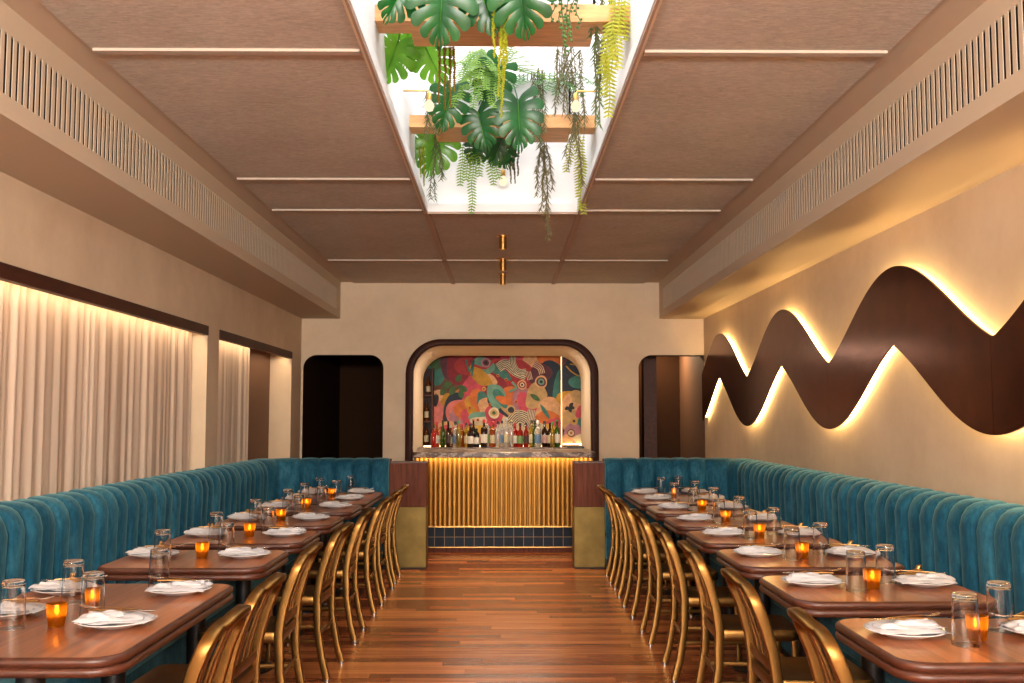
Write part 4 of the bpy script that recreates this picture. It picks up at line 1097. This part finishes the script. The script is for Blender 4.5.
trailing('amaranth_plant', 'yellow-green drooping amaranth strands in front of the near planter', (.0, 5.0, zA), [(494, 4, 4.6, 494, 58, 4.6), (501, 16, 4.62, 498, 96, 4.6), (506, 14, 4.6, 501, 118, 4.6), (508, 18, 4.62, 504, 84, 4.6)], 'bead', 'yellow_green', 4)
trailing('amaranth_plant', 'ochre drooping amaranth strands below the near planter', (-.25, 5.2, zA), [(439, 44, 5.33, 439, 104, 5.33), (445, 46, 5.33, 445, 110, 5.33), (450, 46, 5.34, 451, 108, 5.33), (454, 46, 5.34, 454, 92, 5.33)], 'bead', 'ochre', 5)
trailing('amaranth_plant', 'four short olive amaranth strands below the far planter', (.0, 7.1, zB), [(510, 142, 7.25, 511, 183, 7.25), (514, 142, 7.25, 515, 183, 7.25), (518, 142, 7.25, 518, 176, 7.25), (512, 140, 7.27, 513, 170, 7.26)], 'bead', 'olive', 6)
trailing('boston_fern', 'yellow fern fronds hanging at the wave sculpture end of the near planter', (.42, 5.1, zA), [(618, -14, 4.9, 612, 60, 4.85), (612, -12, 4.95, 604, 96, 4.9), (622, -10, 4.9, 618, 70, 4.85), (626, -14, 4.92, 624, 40, 4.9), (606, 10, 5.0, 608, 118, 4.95), (614, 0, 4.95, 610, 80, 4.9), (620, -5, 4.95, 600, 74, 4.9)], 'frond', 'yellow_green', 8)
trailing('trailing_cactus', 'thin dark trailing cactus stems at the right of the near planter', (.38, 5.2, zA), [(592, -10, 5.0, 598, 66, 5.0), (590, -8, 5.05, 596, 44, 5.0), (602, -12, 5.0, 606, 30, 5.0), (596, 30, 5.05, 600, 126, 5.0), (610, -10, 5.05, 598, 100, 5.02)], 'needle', 'sage', 9)
trailing('trailing_cactus', 'grey-green trailing cactus hanging from the far planter', (.2, 7.0, zB), [(538, 68, 6.75, 540, 148, 6.72), (534, 72, 6.75, 532, 140, 6.72), (542, 70, 6.75, 546, 130, 6.72)], 'needle', 'sage', 10)
trailing('rhipsalis_plant', 'long brown-green rhipsalis dangling lowest below the far planter', (.25, 7.1, zB), [(544, 140, 7.24, 548, 238, 7.2), (540, 140, 7.25, 536, 196, 7.22), (546, 142, 7.24, 553, 190, 7.2), (542, 142, 7.24, 545, 214, 7.2)], 'needle', 'olive', 11)
trailing('rhipsalis_plant', 'dark brown feathery rhipsalis behind the string of pearls', (.35, 6.9, zB), [(558, 46, 6.72, 556, 112, 6.7), (566, 44, 6.72, 568, 118, 6.7), (573, 46, 6.72, 576, 140, 6.7), (580, 50, 6.72, 584, 126, 6.7), (570, 60, 6.72, 583, 185, 6.7), (576, 110, 6.72, 568, 168, 6.7)], 'needle', 'olive', 12)
trailing('boston_fern', 'bright yellow fern hanging at the far corner of the skylight', (.42, 7.05, zB), [(580, 134, 7.22, 584, 214, 7.2), (577, 132, 7.22, 578, 196, 7.2), (584, 134, 7.23, 580, 210, 7.2), (572, 136, 7.24, 566, 172, 7.2)], 'frond', 'yellow_green', 13)
trailing('asparagus_fern', 'pale hanging fern fronds under the middle of the far planter', (-.05, 7.1, zB), [(474, 140, 7.25, 471, 214, 7.22), (480, 140, 7.25, 480, 176, 7.22), (470, 140, 7.25, 466, 180, 7.22), (486, 142, 7.25, 494, 186, 7.22), (464, 142, 7.25, 460, 186, 7.22), (492, 142, 7.26, 500, 180, 7.22)], 'frond', 'fern', 14)
trailing('asparagus_fern', 'light green fern tuft growing in the middle of the far planter', (.05, 6.95, zB), [(500, 64, 6.85, 512 + 6 * k, 46 + 5 * k, 6.7) for k in range(8)] + [(480, 66, 6.8, 460 + 5 * k, 62 + 8 * (k % 4), 6.65) for k in range(7)] + [(470 + 3 * k, 50, 6.6, 452 + 7 * k, 108 - 9 * (k % 3), 6.36) for k in range(8)] + [(482, 48, 6.6, 446 + 8 * k, 70 + 9 * (k % 3), 6.38) for k in range(8)], 'frond', 'fern', 15)
trailing('boston_fern', 'green fern spilling over the right part of the far planter', (.25, 6.95, zB), [(545 + 5 * k, 72, 6.8, 538 + 9 * k, 84 + 6 * (k % 3), 6.7) for k in range(7)] + [(528 - 4 * k, 74, 6.8, 520 - 8 * k, 84 + 5 * (k % 3), 6.68) for k in range(5)], 'frond', 'pearl', 16)
trailing('trailing_cactus', 'dry wispy cactus stems hanging at the curtain end of the far planter', (-.4, 7.0, zB), [(426, 92, 6.75, 428, 140, 6.72), (432, 96, 6.75, 436, 134, 6.72), (434, 140, 7.22, 435, 200, 7.2), (438, 140, 7.22, 441, 180, 7.2)], 'needle', 'sage', 17)
trailing('amaranth_plant', 'yellow amaranth strands at the curtain corner of the far planter', (-.42, 7.05, zB), [(419, 134, 7.24, 421, 178, 7.24), (423, 136, 7.24, 424, 186, 7.24)], 'bead', 'yellow_green', 18)

# ------------------------------------------------------------------ lights
def area(name, loc, rot, sx, sy, power, col):
    l = bpy.data.lights.new(name, 'AREA'); l.shape = 'RECTANGLE'; l.size = sx; l.size_y = sy; l.energy = power; l.color = col
    o = bpy.data.objects.new(name, l); C.objects.link(o); o.location = loc; o.rotation_euler = rot; return o
def spot(name, loc, power, col, ang, blend=.6, r=.03):
    l = bpy.data.lights.new(name, 'SPOT'); l.energy = power; l.color = col; l.spot_size = math.radians(ang); l.spot_blend = blend; l.shadow_soft_size = r
    o = bpy.data.objects.new(name, l); C.objects.link(o); o.location = loc; return o
WARM = (1, .70, .40)
area('skylight_daylight', (0, (SY0 + SY1) / 2, ZT + .15), (0, 0, 0), 1.25, 6.3, 130, (1, .98, .97))
area('front_fill', (0, YF + .05, 1.35), (PI / 2, 0, 0), 4.1, 1.6, 75, (1, .88, .76))  # added soft fill from behind the camera, source unseen
area('ceiling_fill', (0, YF + .15, 2.2), (math.radians(140), 0, 0), 4.1, .6, 1050, (1, .93, .86))  # added fill tilted upward to brighten the ceiling and upper walls
area('curtain_led', (-2.425, 4.44, 2.155), (0, math.radians(-12), 0), 0.02, 6.9, 22, (1, .70, .40))
area('curtain_led', (-2.425, 9.74, 2.155), (0, math.radians(-12), 0), .02, 2.8, 9, (1, .70, .40))
area('bar_led', (.01, 10.775, 1.012), (math.radians(20), 0, 0), 1.85, .015, 5, (1, .66, .30))
area('vault_light', (0, 12.2, 2.27), (0, 0, 0), 1.2, .3, 26, (1, .83, .64))
for y in (8.605, 9.875, 10.92): spot('downlight_beam', (-.001, y, ZC - .125), 90, (1, .74, .46), 80)
area('corridor_fill', (2.0, 12.9, 2.45), (0, 0, 0), .15, .15, 22, WARM)  # added fill to brighten the right corridor, no fixture modelled
w = bpy.data.worlds.new('world'); sc.world = w; w.use_nodes = True
w.node_tree.nodes['Background'].inputs['Color'].default_value = (.98, .99, 1, 1)
w.node_tree.nodes['Background'].inputs['Strength'].default_value = .8

sc.view_settings.view_transform = 'Standard'; sc.view_settings.look = 'None'
sc.view_settings.gamma = 1; sc.view_settings.use_curve_mapping = False
sc.view_settings.exposure = 0.15
sc.cycles.use_denoising = True
sc.cycles.max_bounces = 10; sc.cycles.transmission_bounces = 10; sc.cycles.diffuse_bounces = 5; sc.cycles.glossy_bounces = 4
sc.cycles.sample_clamp_indirect = 6
sc.cycles.caustics_refractive = False; sc.cycles.caustics_reflective = False
